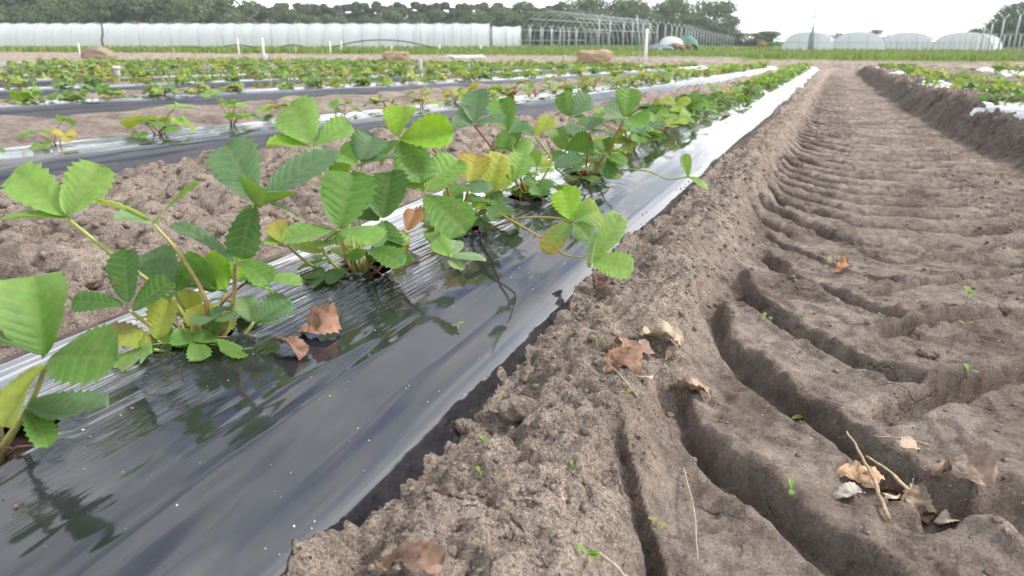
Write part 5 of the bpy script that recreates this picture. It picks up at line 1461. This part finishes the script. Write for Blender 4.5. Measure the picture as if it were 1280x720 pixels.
for px, yt in ((920, 42), (932, 41), (945, 42), (955, 40), (965, 40)):
    tree(px, yt, 120, 'round', 'low dark tree right of the tree line gap', 'low trees by the yellow shrub', 2.2)
for px in (1049, 1094, 1153):
    tree(px, 39 + (px == 1153) * 2, 170, 'round', 'distant tree top peeping over the round white tunnels', 'tree tops over the round tunnels', 1.9)
for px, yt in ((1216, 36), (1228, 28), (1240, 24), (1252, 14), (1262, 9), (1274, 5), (1286, 4), (1298, 0)):
    tree(px, yt, 105, 'round', 'leafy tree of the group behind the tall posts at right edge', 'trees at the right edge', 1.45)
random.seed(8)
q = onfar(952, 95); e = empty('shrub', (q.x, q.y, CAMZ - 11 * 95 / FPX)); tag(e, 'yellow-brown shrub at the end of the receding posts', 'shrub')
b = MB(); ve = []
for i in range(500):
    d = Vector((random.gauss(0, 1), random.gauss(0, 1), random.gauss(0, 1))).normalized() * random.uniform(.4, .62); p = Vector((d.x, d.y, .62 + d.z)); s = .09
    a = d.orthogonal().normalized(); c = d.normalized().cross(a)
    b.add([p - a * s, p - c * s, p + a * s, p + c * s], [(0, 1, 2, 3)], jit((.34, .23, .09), .25))
obj('crown', new_mesh('crown', b.v, b.f, M_TREE, False, {'tint': b.c, 'vein': [0.0] * len(b.v)}), e)
b = MB(); b.tube([(0, 0, -.1), (0.02, 0, .3), (0, 0, .7)], [.05, .04, .02], 6); obj('trunk', b.mesh('trunk', M_BARK), e)

# ------------------------------------------------------------------ haze
m = bpy.data.materials.new('haze'); m.use_nodes = True; t = m.node_tree; t.nodes.clear()
out = N(t, 'ShaderNodeOutputMaterial'); pv = N(t, 'ShaderNodeVolumePrincipled'); pv.inputs['Color'].default_value = (.93, .95, 1.0, 1)
pv.inputs['Density'].default_value = 0.0008; pv.inputs['Anisotropy'].default_value = 0.3
t.links.new(pv.outputs[0], out.inputs['Volume'])
b = MB(); b.box((0, 0, 9.0), (420, 420, 22.0)); o = obj('haze', b.mesh('haze', m, False)); o['kind'] = 'stuff'; o['label'] = 'thin pale haze over the far field'; o['category'] = 'haze'

# ------------------------------------------------------------------ labels: number the look-alikes along the picture
bpy.context.view_layer.update()
ONES = ['', 'first', 'second', 'third', 'fourth', 'fifth', 'sixth', 'seventh', 'eighth', 'ninth', 'tenth', 'eleventh', 'twelfth', 'thirteenth', 'fourteenth', 'fifteenth', 'sixteenth', 'seventeenth', 'eighteenth', 'nineteenth']
def ordinal(n):
    if n < 20: return ONES[n]
    t = {2: 'twent', 3: 'thirt', 4: 'fort', 5: 'fift', 6: 'sixt', 7: 'sevent'}[n // 10]
    return t + 'ieth' if n % 10 == 0 else t + 'y-' + ONES[n % 10]
same = {}
for o in list(scn.objects):
    if o.parent is None and 'label' in o and o.get('kind') is None:
        same.setdefault(o['label'], []).append(o)
for lab, os_ in same.items():
    if len(os_) < 2: continue
    def px_of(o):
        v = np.array(o.matrix_world.translation) - np.array([0, 0, CAMZ]); return v @ _r / max(.01, v @ _f)
    os_.sort(key=px_of)
    for i, o in enumerate(os_):
        o['label'] = lab + ', ' + ordinal(i + 1) + ' from the left'
